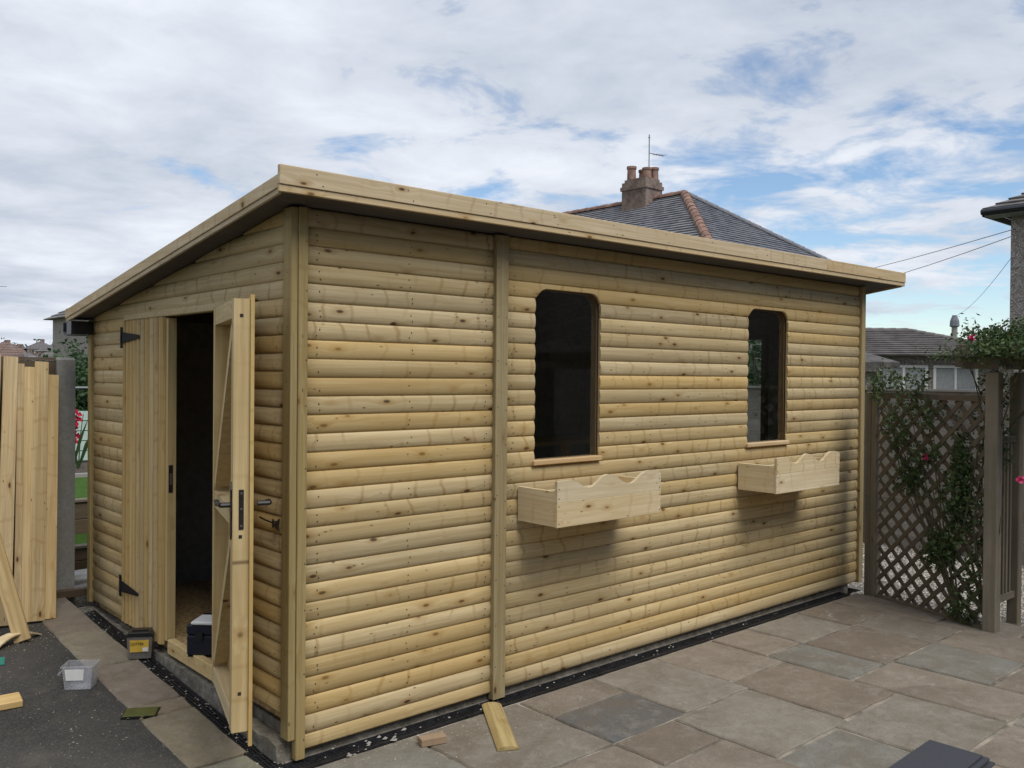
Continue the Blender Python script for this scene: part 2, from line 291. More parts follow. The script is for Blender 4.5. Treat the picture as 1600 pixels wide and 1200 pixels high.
# ------------------------------------------------------------------ mesh helpers
class MB:
    def __init__(s): s.v = []; s.f = []
    def add(s, vs, fs):
        b = len(s.v); s.v += [tuple(x) for x in vs]; s.f += [tuple(b + i for i in f) for f in fs]; return s
    def box(s, a, b, M=None):
        x0, y0, z0 = a; x1, y1, z1 = b
        vs = [Vector(q) for q in ((x0, y0, z0), (x1, y0, z0), (x1, y1, z0), (x0, y1, z0), (x0, y0, z1), (x1, y0, z1), (x1, y1, z1), (x0, y1, z1))]
        if M: vs = [M @ q for q in vs]
        return s.add(vs, [(0, 3, 2, 1), (4, 5, 6, 7), (0, 1, 5, 4), (1, 2, 6, 5), (2, 3, 7, 6), (3, 0, 4, 7)])
    def bar(s, p, q, w, h, upv=(0, 0, 1)):
        p, q = Vector(p), Vector(q); d = (q - p); L = d.length; d.normalize(); u_ = Vector(upv)
        r = d.cross(u_)
        if r.length < 1e-4: r = d.cross(Vector((1, 0, 0)))
        r.normalize(); u_ = r.cross(d)
        M = Matrix((( d.x, r.x, u_.x, p.x), (d.y, r.y, u_.y, p.y), (d.z, r.z, u_.z, p.z), (0, 0, 0, 1)))
        return s.box((0, -w / 2, -h / 2), (L, w / 2, h / 2), M)
    def prism(s, poly, axis, a, b):
        """poly: 2-D outline, extruded along axis between a and b"""
        def P3(q, t):
            return {'x': (t, q[0], q[1]), 'y': (q[0], t, q[1]), 'z': (q[0], q[1], t)}[axis]
        n = len(poly)
        return s.add([P3(q, a) for q in poly] + [P3(q, b) for q in poly], [tuple(range(n)), tuple(range(2 * n - 1, n - 1, -1))] + [(i, n + i, n + (i + 1) % n, (i + 1) % n) for i in range(n)])
    def tube(s, pts, r, n=6):
        pts = [Vector(p) for p in pts]; rs = r if isinstance(r, (list, tuple)) else [r] * len(pts); rings = []
        for i, p in enumerate(pts):
            d = (pts[min(i + 1, len(pts) - 1)] - pts[max(i - 1, 0)]).normalized()
            a = d.cross(Vector((0, 0, 1)));
            if a.length < 1e-3: a = d.cross(Vector((1, 0, 0)))
            a.normalize(); b = d.cross(a); rings.append([p + (a * math.cos(2 * math.pi * k / n) + b * math.sin(2 * math.pi * k / n)) * rs[i] for k in range(n)])
        vs = [q for rg in rings for q in rg]; fs = []
        for i in range(len(pts) - 1):
            for k in range(n): fs.append((i * n + k, i * n + (k + 1) % n, (i + 1) * n + (k + 1) % n, (i + 1) * n + k))
        fs += [tuple(range(n)), tuple(range(len(vs) - 1, len(vs) - n - 1, -1))]
        return s.add(vs, fs)
    def lathe(s, prof, c=(0, 0, 0), n=14):
        vs = []; c = Vector(c)
        for r, z in prof:
            vs += [c + Vector((r * math.cos(2 * math.pi * k / n), r * math.sin(2 * math.pi * k / n), z)) for k in range(n)]
        fs = [(i * n + k, i * n + (k + 1) % n, (i + 1) * n + (k + 1) % n, (i + 1) * n + k) for i in range(len(prof) - 1) for k in range(n)]
        fs += [tuple(range(n - 1, -1, -1)), tuple(range(len(vs) - n, len(vs)))]
        return s.add(vs, fs)
    def leaf(s, c, sz, R, asp=0.6):
        n = Vector((R.gauss(0, 1), R.gauss(0, 1), R.gauss(0.5, 1))).normalized(); t = n.orthogonal().normalized()
        t = (Matrix.Rotation(R.random() * 6.28, 3, n) @ t); b = n.cross(t); c = Vector(c)
        return s.add([c - t * sz, c + b * sz * asp - n * sz * 0.15, c + t * sz, c - b * sz * asp - n * sz * 0.15], [(0, 1, 2), (0, 2, 3)])
    def mesh(s, name, mat, smooth=False, bevel=0.0):
        me = bpy.data.meshes.new(name); me.from_pydata(s.v, [], s.f)
        bm = bmesh.new(); bm.from_mesh(me); bmesh.ops.recalc_face_normals(bm, faces=bm.faces)
        if bevel: bmesh.ops.bevel(bm, geom=list(bm.edges), offset=bevel, segments=1, affect='EDGES', profile=0.5)
        bm.to_mesh(me); bm.free()
        if smooth:
            for p in me.polygons: p.use_smooth = True
        me.materials.append(mat); return me
    def build(s, name, mat, parent=None, loc=(0, 0, 0), rot=(0, 0, 0), smooth=False, bevel=0.0, **pr):
        return link(name, s.mesh(name, mat, smooth, bevel), parent, loc, rot, **pr)
def link(name, me, parent=None, loc=(0, 0, 0), rot=(0, 0, 0), **pr):
    o = bpy.data.objects.new(name, me); COL.objects.link(o); o.parent = parent; o.location = loc; o.rotation_euler = rot
    for k, v in pr.items(): o[k] = v
    return o
def thing(name, label, cat, loc=(0, 0, 0), rz=0.0, group=None):
    o = link(name, None, None, loc, (0, 0, rz), label=label, category=cat)
    if group: o['group'] = group
    return o
def text_mesh(txt, size, mat):
    cu = bpy.data.curves.new('t', 'FONT'); cu.body = txt; cu.size = size; cu.extrude = 0.0004; cu.align_x = 'CENTER'
    t = bpy.data.objects.new('t', cu); COL.objects.link(t)
    bpy.context.view_layer.update()
    me = bpy.data.meshes.new_from_object(t.evaluated_get(bpy.context.evaluated_depsgraph_get()))
    bpy.data.objects.remove(t); me.materials.clear(); me.materials.append(mat); return me

# ------------------------------------------------------------------ ground
def gz(y): return -0.045 + 0.06 * max(0.0, y)
MB().add([(-900, -900, -0.32), (900, -900, -0.32), (900, 900, -0.32), (-900, 900, -0.32)], [(0, 1, 2, 3)]).build('ground', m_ground, kind='structure')
mb = MB()
xs = [-9, -3, -1.2, -0.355]; ys = [-9, -3, 0, 1, 2, 3.02]
mb.add([(x, y, gz(y) - 0.006) for y in ys for x in xs], [(j * 4 + i, j * 4 + i + 1, j * 4 + i + 5, j * 4 + i + 4) for j in range(5) for i in range(3)])
mb.build('tarmac_drive', m_tarmac, kind='structure')

# patio: mortar bed with riven slabs laid on it
pat = MB().box((-0.36, -7.0, -0.30), (4.93, -0.105, -0.0535)).build('patio', m_mortar, kind='structure')
SL = [(1.25, 1.81, -.385, -.79, 5), (1.25, 1.81, -.12, -.385, 0), (1.81, 2.38, -.12, -.79, 1), (2.38, 2.95, -.12, -.665, 2), (2.365, 2.935, -.675, -1.36, 3), (1.69, 2.36, -.80, -1.385, 1),
      (2.95, 3.36, -.55, -1.09, 4), (2.96, 3.36, -.12, -.54, 2), (3.37, 4.0, -.12, -.545, 1), (3.37, 4.01, -.555, -1.09, 3), (3.46, 4.04, -1.10, -1.65, 4), (2.945, 3.45, -1.10, -1.93, 2),
      (2.23, 2.935, -1.375, -1.93, 1), (.57, 1.24, -.12, -.80, 1), (-.02, .56, -.12, -.80, 4), (-.36, -.03, -.12, -.80, 1), (4.01, 4.5, -.12, -.545, 3), (4.51, 4.93, -.12, -.9, 2), (4.02, 4.5, -.555, -1.09, 1),
      (4.05, 4.62, -1.10, -1.65, 2), (4.51, 4.93, -.91, -1.4, 1), (4.63, 4.93, -1.41, -2.2, 0), (3.46, 4.04, -1.66, -2.25, 0), (4.05, 4.62, -1.66, -2.25, 3), (2.37, 2.935, -1.94, -2.5, 0), (2.945, 3.45, -1.94, -2.5, 1),
      (1.65, 2.22, -1.395, -1.95, 4), (1.24, 1.68, -.80, -1.1, 3), (.95, 1.68, -1.11, -1.7, 2), (.57, 1.23, -.81, -1.1, 0), (0, .56, -.81, -1.4, 2), (1.8, 2.36, -1.96, -2.5, 2), (.57, .94, -1.11, -1.7, 1), (.95, 1.64, -1.71, -2.5, 3)]
for j in range(3):
    for i in range(9): SL.append((-0.3 + i * .58, -0.3 + i * .58 + .565, -2.52 - j * .6, -3.1 - j * .6, rnd.randrange(6)))
SC = [(0.238, 0.200, 0.158), (0.248, 0.222, 0.182), (0.262, 0.220, 0.174), (0.208, 0.168, 0.128), (0.212, 0.208, 0.180), (0.122, 0.124, 0.122)]
def slab_mesh(w, d, t, name, mat, R, jag=0.004):
    n = 5; pts = []
    for (ax, ay), (bx, by) in (((0, 0), (w, 0)), ((w, 0), (w, d)), ((w, d), (0, d)), ((0, d), (0, 0))):
        for i in range(n):
            f = i / n; pts.append((ax + (bx - ax) * f + R.uniform(-jag, jag), ay + (by - ay) * f + R.uniform(-jag, jag)))
    cx, cy = w / 2, d / 2; k = len(pts); vs = [(x, y, 0) for x, y in pts] + [(x, y, t - 0.008) for x, y in pts]
    vs += [(cx + (x - cx) * (1 - 0.014 / w), cy + (y - cy) * (1 - 0.014 / d), t + R.uniform(-0.001, 0.001)) for x, y in pts]
    fs = [tuple(2 * k + i for i in range(k))]
    for lv in (0, 1):
        fs += [(lv * k + i, lv * k + (i + 1) % k, (lv + 1) * k + (i + 1) % k, (lv + 1) * k + i) for i in range(k)]
    return MB().add(vs, fs).mesh(name, mat)
for x0, x1, y1, y0, ci in SL:
    me = slab_mesh(x1 - x0 - .012, y1 - y0 - .012, 0.02, 'paving_slab', m_stone, rnd)
    o = link('paving_slab', me, pat, (x0 + .006, y0 + .006, -0.0625 + rnd.uniform(-.002, .002)), (rnd.uniform(-.004, .004), rnd.uniform(-.004, .004), 0))
    f = rnd.uniform(.88, 1.12); o.color = (*[q * f for q in SC[ci]], 1)
# concrete edging path beside the door
path = MB().prism([(2.98, gz(2.98) - .012), (0, -0.057), (-2.5, -0.057), (-2.5, -0.2), (2.98, -0.2)], 'x', -0.354, -0.118).build('edging_path', m_mortar, kind='structure')
for y0, y1 in ((2.22, 2.97), (1.585, 2.21), (.955, 1.575), (.80, .945), (.195, .79), (-.42, .185), (-1.05, -.43), (-1.7, -1.06)):
    me = slab_mesh(.262, y1 - y0 - .006, 0.018, 'edging_slab', m_edging, rnd, 0.0045)
    sl = math.atan(.06) if y0 > 0 else 0
    if y0 > -0.5 or True:
        o = link('edging_slab', me, path, (-0.372, y0 + .003, gz(y0) - .012), (sl, 0, 0)); o.color = (*[q * rnd.uniform(.9, 1.1) for q in (.250, .220, .160)], 1)

# ------------------------------------------------------------------ garden shed
LX, WY, PB = 5.16, 2.755, 0.084
SLOPE = 0.141
def ztop(x, y): return 2.497 + 0.0044 * x - SLOPE * (y + 0.2)      # top of the roof
def zund(x, y): return ztop(x, y) - 0.052                           # underside of the roof deck
shed = thing('garden_shed', 'new pine log-lap garden shed with pent roof and double doors standing on the patio', 'shed', (0, 0, 0))
def profile(s): return 0.006 + 0.0105 * (1 - abs(2 * s - 1) ** 2.2) ** 0.9
NP = 9
def board_piece(cols, zb, ph):
    """cols: list of (x, lo, hi); front face swings out like a split log"""
    mb = MB(); x0 = cols[0][0]; k = NP + 1; vs = []
    for x, lo, hi in cols:
        for j in range(k):
            z = lo + (hi - lo) * j / NP; sN = min(1, max(0, (z - zb) / ph)); vs.append((x - x0, -profile(sN), z - zb))
        vs.append((x - x0, 0.004, hi - zb)); vs.append((x - x0, 0.004, lo - zb))
    w = k + 2; fs = []
    for i in range(len(cols) - 1):
        for j in range(w):
            a, b = i * w + j, i * w + (j + 1) % w; fs.append((a, b, b + w, a + w))
    fs += [tuple(range(w)), tuple(range((len(cols) - 1) * w, len(cols) * w))[::-1]]
    mb.add(vs, fs); me = mb.mesh('board', m_log)
    for p in me.polygons:
        if len(p.vertices) == 4: p.use_smooth = True
    return me
def clad(xa, xb, z0, ph, first, topf, holes, place):
    """rows of boards from xa to xb; holes: (x0, x1, zb, zt, r) with rounded top corners"""
    z = z0; row = 0
    while z < max(topf(xa), topf(xb)) - 0.006:
        h = first if row == 0 else ph; zb, zt = z + .0006, z + h - .0006; zn = zt - ph + .0006
        ns = 8 if min(topf(xa), topf(xb)) > zt else 80
        xs = {xa, xb} | {xa + (xb - xa) * i / ns for i in range(ns + 1)}
        for x0, x1, hb, ht, r in holes:
            if hb < zt and ht > zb:
                for q in (x0, x1): xs |= {q - 1e-5, q + 1e-5}
                xs |= {x0 + r * i / 10 for i in range(11)} | {x1 - r * i / 10 for i in range(11)}
        run = []; runs = []
        for x in sorted(q for q in xs if xa <= q <= xb):
            lo, hi = zb, min(zt, topf(x))
            for x0, x1, hb, ht, r in holes:
                if x0 < x < x1:
                    top = ht
                    for cx in (x0 + r, x1 - r):
                        if (cx == x0 + r and x < cx) or (cx == x1 - r and x > cx): top = ht - r + math.sqrt(max(0, r * r - (x - cx) ** 2))
                    if lo < top and hi > hb:
                        if hi > top: lo = max(lo, top)
                        elif lo < hb: hi = min(hi, hb)
                        else: lo = hi
            if hi - lo > 0.002: run.append((x, lo, hi))
            else:
                if len(run) > 1: runs.append(run)
                run = []
        if len(run) > 1: runs.append(run)
        for rn in runs:
            if rn[-1][0] - rn[0][0] > 0.01: place(rn[0][0], zb, board_piece(rn, zn if row == 0 else zb, ph), (zn if row == 0 else zb))
        z += h; row += 1
def place_front(x, zb, me, zo): link('board', me, shed, (x, rnd.uniform(-.0012, .0012), zo), (rnd.uniform(-.0015, .0015), rnd.uniform(-.0004, .0004), 0))
def place_side(s, zb, me, zo): link('board', me, shed, (rnd.uniform(-.0012, .0012), WY - s, zo), (0, 0, -math.pi / 2))
def place_end(s, zb, me, zo): link('board', me, shed, (LX, s, zo), (0, 0, math.pi / 2))
W1 = (1.457, 1.985, 1.207, 2.158, .09); W2 = (3.515, 4.035, 1.210, 2.166, .09)
ft = lambda x: zund(x, 0.0) - .004
clad(.05, 1.152, 0.0, PB, .063, ft, [], place_front)
clad(1.236, LX - .035, 0.0, .0841, .0841, ft, [W1, W2], place_front)
D0, D1 = 0.57, 2.122                                              # door opening in y
st = lambda s: zund(0, WY - s) - .004
clad(.04, WY - .06, .156, .0815, .0632, st, [(WY - D1, WY - D0, 0.0, 1.992, 0.001)], place_side)
EW = (0.88, 1.52, 0.98, 2.02, .02)
clad(.04, WY - .04, .05, .084, .084, lambda s: zund(LX, s) - .004, [EW], place_end)
# lining added behind the boards to block light at seams; plain back wall
def lining(rects, fn, name):
    mb = MB()
    for a0, a1, z0, z1, z2 in rects: fn(mb, a0, a1, z0, z1, z2)
    return mb.build(name, m_membrane, shed)
def quadbox(mb, P8): mb.add(P8, [(0, 3, 2, 1), (4, 5, 6, 7), (0, 1, 5, 4), (1, 2, 6, 5), (2, 3, 7, 6), (3, 0, 4, 7)])
def lf(mb, a0, a1, z0, z1, z2): quadbox(mb, [(a0, .006, z0), (a1, .006, z0), (a1, .016, z0), (a0, .016, z0), (a0, .006, z1), (a1, .006, z2), (a1, .016, z2), (a0, .016, z1)])
def ls(mb, a0, a1, z0, z1, z2): quadbox(mb, [(.006, a0, z0), (.016, a0, z0), (.016, a1, z0), (.006, a1, z0), (.006, a0, z1), (.016, a0, z1), (.016, a1, z2), (.006, a1, z2)])
def le(mb, a0, a1, z0, z1, z2): quadbox(mb, [(LX - .016, a0, z0), (LX - .006, a0, z0), (LX - .006, a1, z0), (LX - .016, a1, z0), (LX - .016, a0, z1), (LX - .006, a0, z1), (LX - .006, a1, z2), (LX - .016, a1, z2)])
T = zund(0, 0) - .002
r = []; xx = .018
for x0, x1, hb, ht, _ in (W1, W2):
    r += [(xx, x0 - .02, .0, T, T), (x0 - .0199, x1 + .0199, .0, hb - .03, hb - .03), (x0 - .0199, x1 + .0199, ht + .03, T, T)]; xx = x1 + .02
r.append((xx, LX - .018, 0, T, T)); lining(r, lf, 'light_block_lining')
lining([(.018, D0 - .03, .16, zund(0, 0) - .01, zund(0, D0) - .01), (D0 - .029, D1 + .029, 2.04, zund(0, D0) - .01, zund(0, D1) - .01), (D1 + .03, WY - .01, .16, zund(0, D1) - .01, zund(0, WY) - .01)], ls, 'light_block_lining')
lining([(.018, EW[0] - .01, .05, zund(LX, 0) - .03, zund(LX, EW[0]) - .03), (EW[0] - .009, EW[1] + .009, .05, EW[2] - .01, EW[2] - .01), (EW[0] - .009, EW[1] + .009, EW[3] + .01, zund(LX, EW[0]) - .03, zund(LX, EW[1]) - .03), (EW[1] + .01, WY - .01, .05, zund(LX, EW[1]) - .03, zund(LX, WY) - .03)], le, 'light_block_lining')
MB().box((.018, WY - .02, .05), (LX - .018, WY, zund(0, WY) + .024)).build('back_wall', m_membrane, shed)
MB().box((.03, .03, .10), (LX - .03, WY - .03, .172)).build('floor', m_osb, shed)
MB().box((-.012, D0 + .02, .105), (.03, D1 - .72, .183)).build('threshold', m_dframe_x, shed, bevel=.003)
# concrete base
def lump(mb, a, b, nx, ny, nz, amp, sd):
    a, b = Vector(a), Vector(b); bm = bmesh.new()
    me = bpy.data.meshes.new('x'); MB().box(a, b).v
    bm2 = MB().box(a, b); me.from_pydata(bm2.v, [], bm2.f); bm.from_mesh(me)
    bmesh.ops.subdivide_edges(bm, edges=list(bm.edges), cuts=nx, use_grid_fill=True)
    for v in bm.verts:
        q = noise.noise_vector(v.co * 9 + Vector((sd, 0, 0))); v.co += q * amp
    bm.verts.index_update(); o = [tuple(v.co) for v in bm.verts]; f = [tuple(v.index for v in fc.verts) for fc in bm.faces]; bm.free()
    return mb.add(o, f)
lump(MB(), (.018, .02, -.28), (LX - .12, WY - .02, .092), 14, 0, 0, .004, 1).build('concrete_base', m_conc, shed)
mb = MB(); lump(mb, (-.055, .02, -.15), (.04, .46, .045), 9, 0, 0, .014, 4); lump(mb, (-.03, .40, -.1), (.03, D1 + .6, .085), 6, 0, 0, .004, 8); mb.build('base_kerb', m_conc, shed)
# corner and cover strips
def strip(x0, y0, x1, y1, z0, z1, mat=m_strip):
    MB().box((-(x1 - x0) / 2, -(y1 - y0) / 2, 0), ((x1 - x0) / 2, (y1 - y0) / 2, z1 - z0)).build('cover_strip', mat, shed, ((x0 + x1) / 2, (y0 + y1) / 2, z0), bevel=.003)
strip(.008, -.036, .054, .004, -.033, ft(0) - .002)                 # near corner, front face
strip(-.027, -.030, .007, .042, .06, zund(0, .03) - .006)           # near corner, door face
strip(1.152, -.040, 1.236, .002, -.035, ft(1.2) - .002)             # joint of the two panels
strip(LX - .035, -.036, LX + .012, .004, -.004, ft(LX) - .002)
strip(LX + .0125, -.030, LX + .04, .05, .02, zund(LX, .03) - .006)
strip(-.033, WY - .047, .004, WY - .001, .14, zund(0, WY) - .004)
strip(-.026, WY, .02, WY + .04, .13, zund(0, WY + .04) - .004)
# roof: deck with felt, fascias as its pieces
X0, X1, Y0, Y1 = -.146, 5.52, -.176, 2.80
mb = MB(); P8 = [(x, y, f(x, y)) for f in (zund, lambda x, y: ztop(x, y) - .004) for x, y in ((X0, Y0), (X1, Y0), (X1, Y1), (X0, Y1))]
quadbox(mb, P8); roof = mb.build('roof', m_soffit, shed)
mb = MB(); quadbox(mb, [(x, y, f(x, y)) for f in (lambda x, y: ztop(x, y) - .003, lambda x, y: ztop(x, y) + .002) for x, y in ((X0, Y0), (X1, Y0), (X1, Y1), (X0, Y1))]); mb.build('felt', m_felt, roof)
for i in range(9):
    x = .3 + i * .6
    mb = MB(); yA, yB = .02, 2.7
    quadbox(mb, [(x + dx, y, zund(x, y) + dz) for dz in (-.09, -.001) for dx, y in ((-.022, yA), (.022, yA), (.022, yB), (-.022, yB))]); mb.build('rafter', m_soffit, roof)
def fascia_front(xa, xb, z0, z1, ya, yb, mat, nm):
    mb = MB(); quadbox(mb, [(x - xa, y, (z0 if k == 0 else z1) + .0044 * x) for k in (0, 1) for x, y in ((xa, ya), (xb, ya), (xb, yb), (xa, yb))])
    mb.build(nm, mat, roof, (xa, 0, 0), bevel=.0025)
for xa, xb in ((-.170, 4.255), (4.257, 5.548)):
    fascia_front(xa, xb, 2.459, 2.541, -.200, -.177, m_fascia, 'fascia')
    fascia_front(xa + .001, xb - .001, 2.429, 2.4585, -.194, -.1765, m_fascia, 'fascia_trim')
def fascia_side(x0, x1, ya, yb, dz0, dz1, nm):
    mb = MB(); quadbox(mb, [(x - x0, y - ya, ztop(x0, y) + dz) for dz in (dz0, dz1) for x, y in ((x0, ya), (x1, ya), (x1, yb), (x0, yb))])
    mb.build(nm, m_fascia_y, roof, (x0, ya, 0), bevel=.0025)
fascia_side(-.168, -.147, -.1765, 2.802, -.046, .010, 'fascia'); fascia_side(-.162, -.1475, -.176, 2.80, -.070, -.0465, 'fascia_trim')
fascia_side(5.521, 5.542, -.1765, 2.802, -.046, .010, 'fascia'); fascia_side(5.5215, 5.536, -.176, 2.80, -.070, -.0465, 'fascia_trim')
# gutter along the low side
mb = MB(); zg = ztop(0, 2.80) - .075
mb.prism([(2.803, zg + .004), (2.803, zg - .07), (2.825, zg - .082), (2.875, zg - .082), (2.895, zg - .06), (2.895, zg + .004), (2.888, zg + .004), (2.888, zg - .056), (2.87, zg - .074), (2.828, zg - .074), (2.811, zg - .064), (2.811, zg + .004)], 'x', -.155, 5.53)
gut = mb.build('gutter', m_gutter, roof)
MB().box((-.158, 2.7, zg - .078), (-.02, 2.8, zg + .01)).build('soffit_closer', m_gutter, roof)

# windows
def outline(x0, x1, z0, z1, r, ins=0.0):
    x0 += ins; x1 -= ins; z0 += ins; z1 -= ins; r = max(.01, r - ins); pts = [(x0, z0), (x1, z0)]
    pts += [(x1 - r + r * math.cos(a), z1 - r + r * math.sin(a)) for a in [math.pi / 2 * i / 8 for i in range(9)]]
    pts += [(x0 + r + r * math.cos(a), z1 - r + r * math.sin(a)) for a in [math.pi / 2 + math.pi / 2 * i / 8 for i in range(9)]]
    return pts
def ring(mb, o, i_, ya, yb):
    n = len(o); vs = [(x, ya, z) for x, z in o] + [(x, ya, z) for x, z in i_] + [(x, yb, z) for x, z in o] + [(x, yb, z) for x, z in i_]; fs = []
    for k in range(n):
        j = (k + 1) % n
        fs += [(k, j, n + j, n + k), (2 * n + k, 3 * n + k, 3 * n + j, 2 * n + j), (k, 2 * n + k, 2 * n + j, j), (n + k, n + j, 3 * n + j, 3 * n + k)]
    return mb.add(vs, fs)
for wd in (W1, W2):
    x0, x1, z0, z1, r = wd
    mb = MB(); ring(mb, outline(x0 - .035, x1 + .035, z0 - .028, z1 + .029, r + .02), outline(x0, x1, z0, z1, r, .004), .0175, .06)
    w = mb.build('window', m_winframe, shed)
    mb = MB(); mb.prism(outline(x0, x1, z0, z1, r, .003), 'y', .020, .024); mb.build('pane', m_glass, w)
    mb = MB().box((0, -.034, 0), (x1 - x0 + .022, .022, .026)); mb.build('sill', m_sill, w, (x0 - .018, 0, z0 - .022), bevel=.003)
# end-wall window, seen through the shed
mb = MB(); y0, y1, z0, z1, _ = EW
ring(mb, [(y0 - .04, z0 - .04), (y1 + .04, z0 - .04), (y1 + .04, z1 + .04), (y0 - .04, z1 + .04)], [(y0, z0), (y1, z0), (y1, z1), (y0, z1)], 0, .06)
w = mb.build('window', m_winframe, shed, (LX - .018, 0, 0), (0, 0, math.pi / 2)); w.location = (LX - .018, 0, 0)
mb = MB().box((y0 + .001, .02, z0 + .001), (y1 - .001, .024, z1 - .001)); mb.build('pane', m_glass, w)

# ---- doors
DZ0, DZ1 = .145, 1.992
def half_round(mb, x0, w, d, z0, z1, n=5, inv=1):
    poly = [(x0, 0)] + [(x0 + w / 2 - w / 2 * math.cos(math.pi * i / n), -inv * (d * .15 + d * .85 * math.sin(math.pi * i / n))) for i in range(n + 1)] + [(x0 + w, 0)]
    return mb.prism(poly, 'z', z0, z1)
def tee_hinge(parent, loc, sgn=1):
    mb = MB().box((-.018, -.005, -.065), (.014, 0, .065)); mb.prism([(.014, -.034), (.30, -.010), (.315, 0), (.30, .010), (.014, .034)], 'y', -.006, -.001)
    mb.tube([(.014, -.006, -.034), (.014, -.006, .034)], .006); mb.build('hinge', m_black, parent, loc)
# closed leaf: local x runs along -Y, local -y faces out of the wall
MBf = MB(); LW = .685
for a, b, c_, d_ in ((0, .07, DZ0 + .02, DZ1 - .01), (LW - .055, LW - .002, DZ0 + .02, DZ1 - .01)): MBf.box((a, .0005, c_), (b, .048, d_))
for z in (DZ0 + .021, 1.03, DZ1 - .08): MBf.box((.0705, .001, z), (LW - .0555, .047, z + .068))
door = MBf.build('door', m_dframe, shed, (-.004, D1 - .004, 0), (0, 0, -math.pi / 2), label='closed door leaf of upright half-round boards with black strap hinges')
x = 0.0; ws = [.05, .078, .052, .052, .066, .074, .07, .072, .072, .075]
for wv in ws:
    half_round(MB(), 0, wv - .008, .026, DZ0 + rnd.uniform(-.004, .004), DZ1 - .004).build('board', m_dboard, door, (x, 0, 0)); x += wv
for z in (DZ0 + .215, DZ1 - .105): tee_hinge(door, (.004, -.0265, z))
mb = MB().box((-.002, .006, 1.0), (.001, .03, 1.155)); mb.box((-.003, .009, 1.02), (.0012, .027, 1.03)); mb.box((-.003, .009, 1.12), (.0012, .027, 1.13)); mb.build('strike_plate', m_iron, door, (LW - .0005, 0, 0))
mb = MB().box((-.0021, .011, 1.045), (.0022, .025, 1.11)).build('strike_opening', m_steel, door, (LW - .0005, 0, 0))
# door lining head and post
MB().box((-.018, D0, 1.994), (.045, D1, 2.03)).build('door_head', m_dframe_x, shed, bevel=.002)
MB().box((-.022, D0 - .03, .12), (.04, D0 + .03, 1.992)).build('door_post', m_dframe, shed, bevel=.002)
MB().box((-.0015, D1 - .003, .12), (.04, D1 + .02, 1.992)).build('door_post', m_dframe, shed)
# open leaf: local x from hinge to free edge, local +y is the braced inside (turned outwards)
LW2, TH = .71, .066; ph = rad(17)
ang = math.atan2(-math.cos(ph), -math.sin(ph))        # local x direction
mb = MB(); z0, z1 = .158, 2.005
mb.box((LW2 - .062, .0222, z0 + .03), (LW2, .022 + TH, z1 - .02))
mb.box((.002, .0222, z0 + .03), (.05, .022 + TH, z1 - .02))
leafd = mb.build('door', m_dframe, shed, (-.018, .575, 0), (0, 0, ang), label='open door leaf folded back against the wall, its braced inside showing')
# inside of the leaf faces local -y after the turn
for c in list(leafd.data.vertices): c.co.y = -c.co.y
leafd.data.flip_normals()
def lp(mb, nm, mat, loc=(0, 0, 0), **k): return mb.build(nm, mat, leafd, loc, **k)
for z in (z0 + .031, 1.035, z1 - .10):
    lp(MB().box((0, -.022 - TH + .002, 0), (LW2 - .113, -.0225, .078)), 'rail', m_dframe_x, (.0505, 0, z), bevel=.002)
for a, b in (((.06, z0 + .112), (LW2 - .075, 1.03)), ((.06, 1.118), (LW2 - .075, z1 - .105))):
    mb = MB(); mb.bar((a[0], -.048, a[1] + .03), (b[0], -.048, b[1] - .03), .046, .075, (0, 1, 0)); lp(mb, 'brace', m_dframe)
x = 0
for i in range(10):
    half_round(MB(), 0, .067, .018, z0 + .0, z1 - .012, inv=-1).build('board', m_dboard, leafd, (.002 + i * .0685, -.0218, 0))
lp(MB().box((LW2 - .012, -.0215, z0 - .03), (LW2 + .012, -.0065, z1 - .002)), 'closing_strip', m_dframe)
lp(MB().box((LW2 - .006, -.064, 1.03), (LW2 + .0025, -.044, 1.195)).box((LW2 - .006, -.061, 1.16), (LW2 + .006, -.048, 1.175)), 'lock_plate', m_iron)
for z in (1.045, 1.115, 1.18): lp(MB().box((LW2 + .0026, -.058, z - .004), (LW2 + .0038, -.050, z + .004)), 'lock_screw', m_steel)
for z in (z0 + .19, 1.0, z1 - .09): lp(MB().box((LW2 - .0, -.064, z - .007), (LW2 + .001, -.050, z + .007)), 'screw_hole', m_screw)
mb = MB().prism([(-.016, -.10), (.0, -.125), (.016, -.10), (.012, -.05), (.02, 0), (.012, .05), (.016, .085), (0, .115), (-.016, .085), (-.012, .05), (-.02, 0), (-.012, -.05)], 'y', -.006, 0)
mb.tube([(0, -.004, .02), (0, -.045, .02)], .011, 8); mb.tube([(0, -.045, .02), (-.05, -.05, .022), (-.11, -.048, .008), (-.125, -.046, .022)], [.010, .009, .008, .012], 8)
lp(mb, 'lever_handle', m_iron, (LW2 - .031, -.022 - TH, 1.11))
mb = MB().tube([(0, 0, .02), (0, .05, .02)], .011, 8); mb.tube([(0, .05, .02), (-.05, .055, .022), (-.10, .053, .01)], [.010, .009, .011], 8)
lp(mb, 'lever_handle', m_iron, (LW2 - .04, .018, 1.11))
for z in (z0 + .20, z1 - .20): 
    mb = MB().box((0, .018, -.03), (.30, .023, .03)); lp(mb, 'hinge', m_black, (0, 0, z))
# hook with a bow on the wall beside the open leaf
mb = MB().tube([(0, 0, 0), (-.012, .0, 0)], .012, 8); mb.tube([(-.012, 0, 0), (-.016, .09, .006), (-.016, .14, .012)], .004, 6)
mb.prism([(-.016, 0), (-.05, .028), (-.042, -.004), (-.05, -.03), (0.0, -.006), (.012, -.02), (.012, .02)], 'x', -.02, -.013)
mb.build('door_hook', m_iron, shed, (-.020, .095, 1.005))

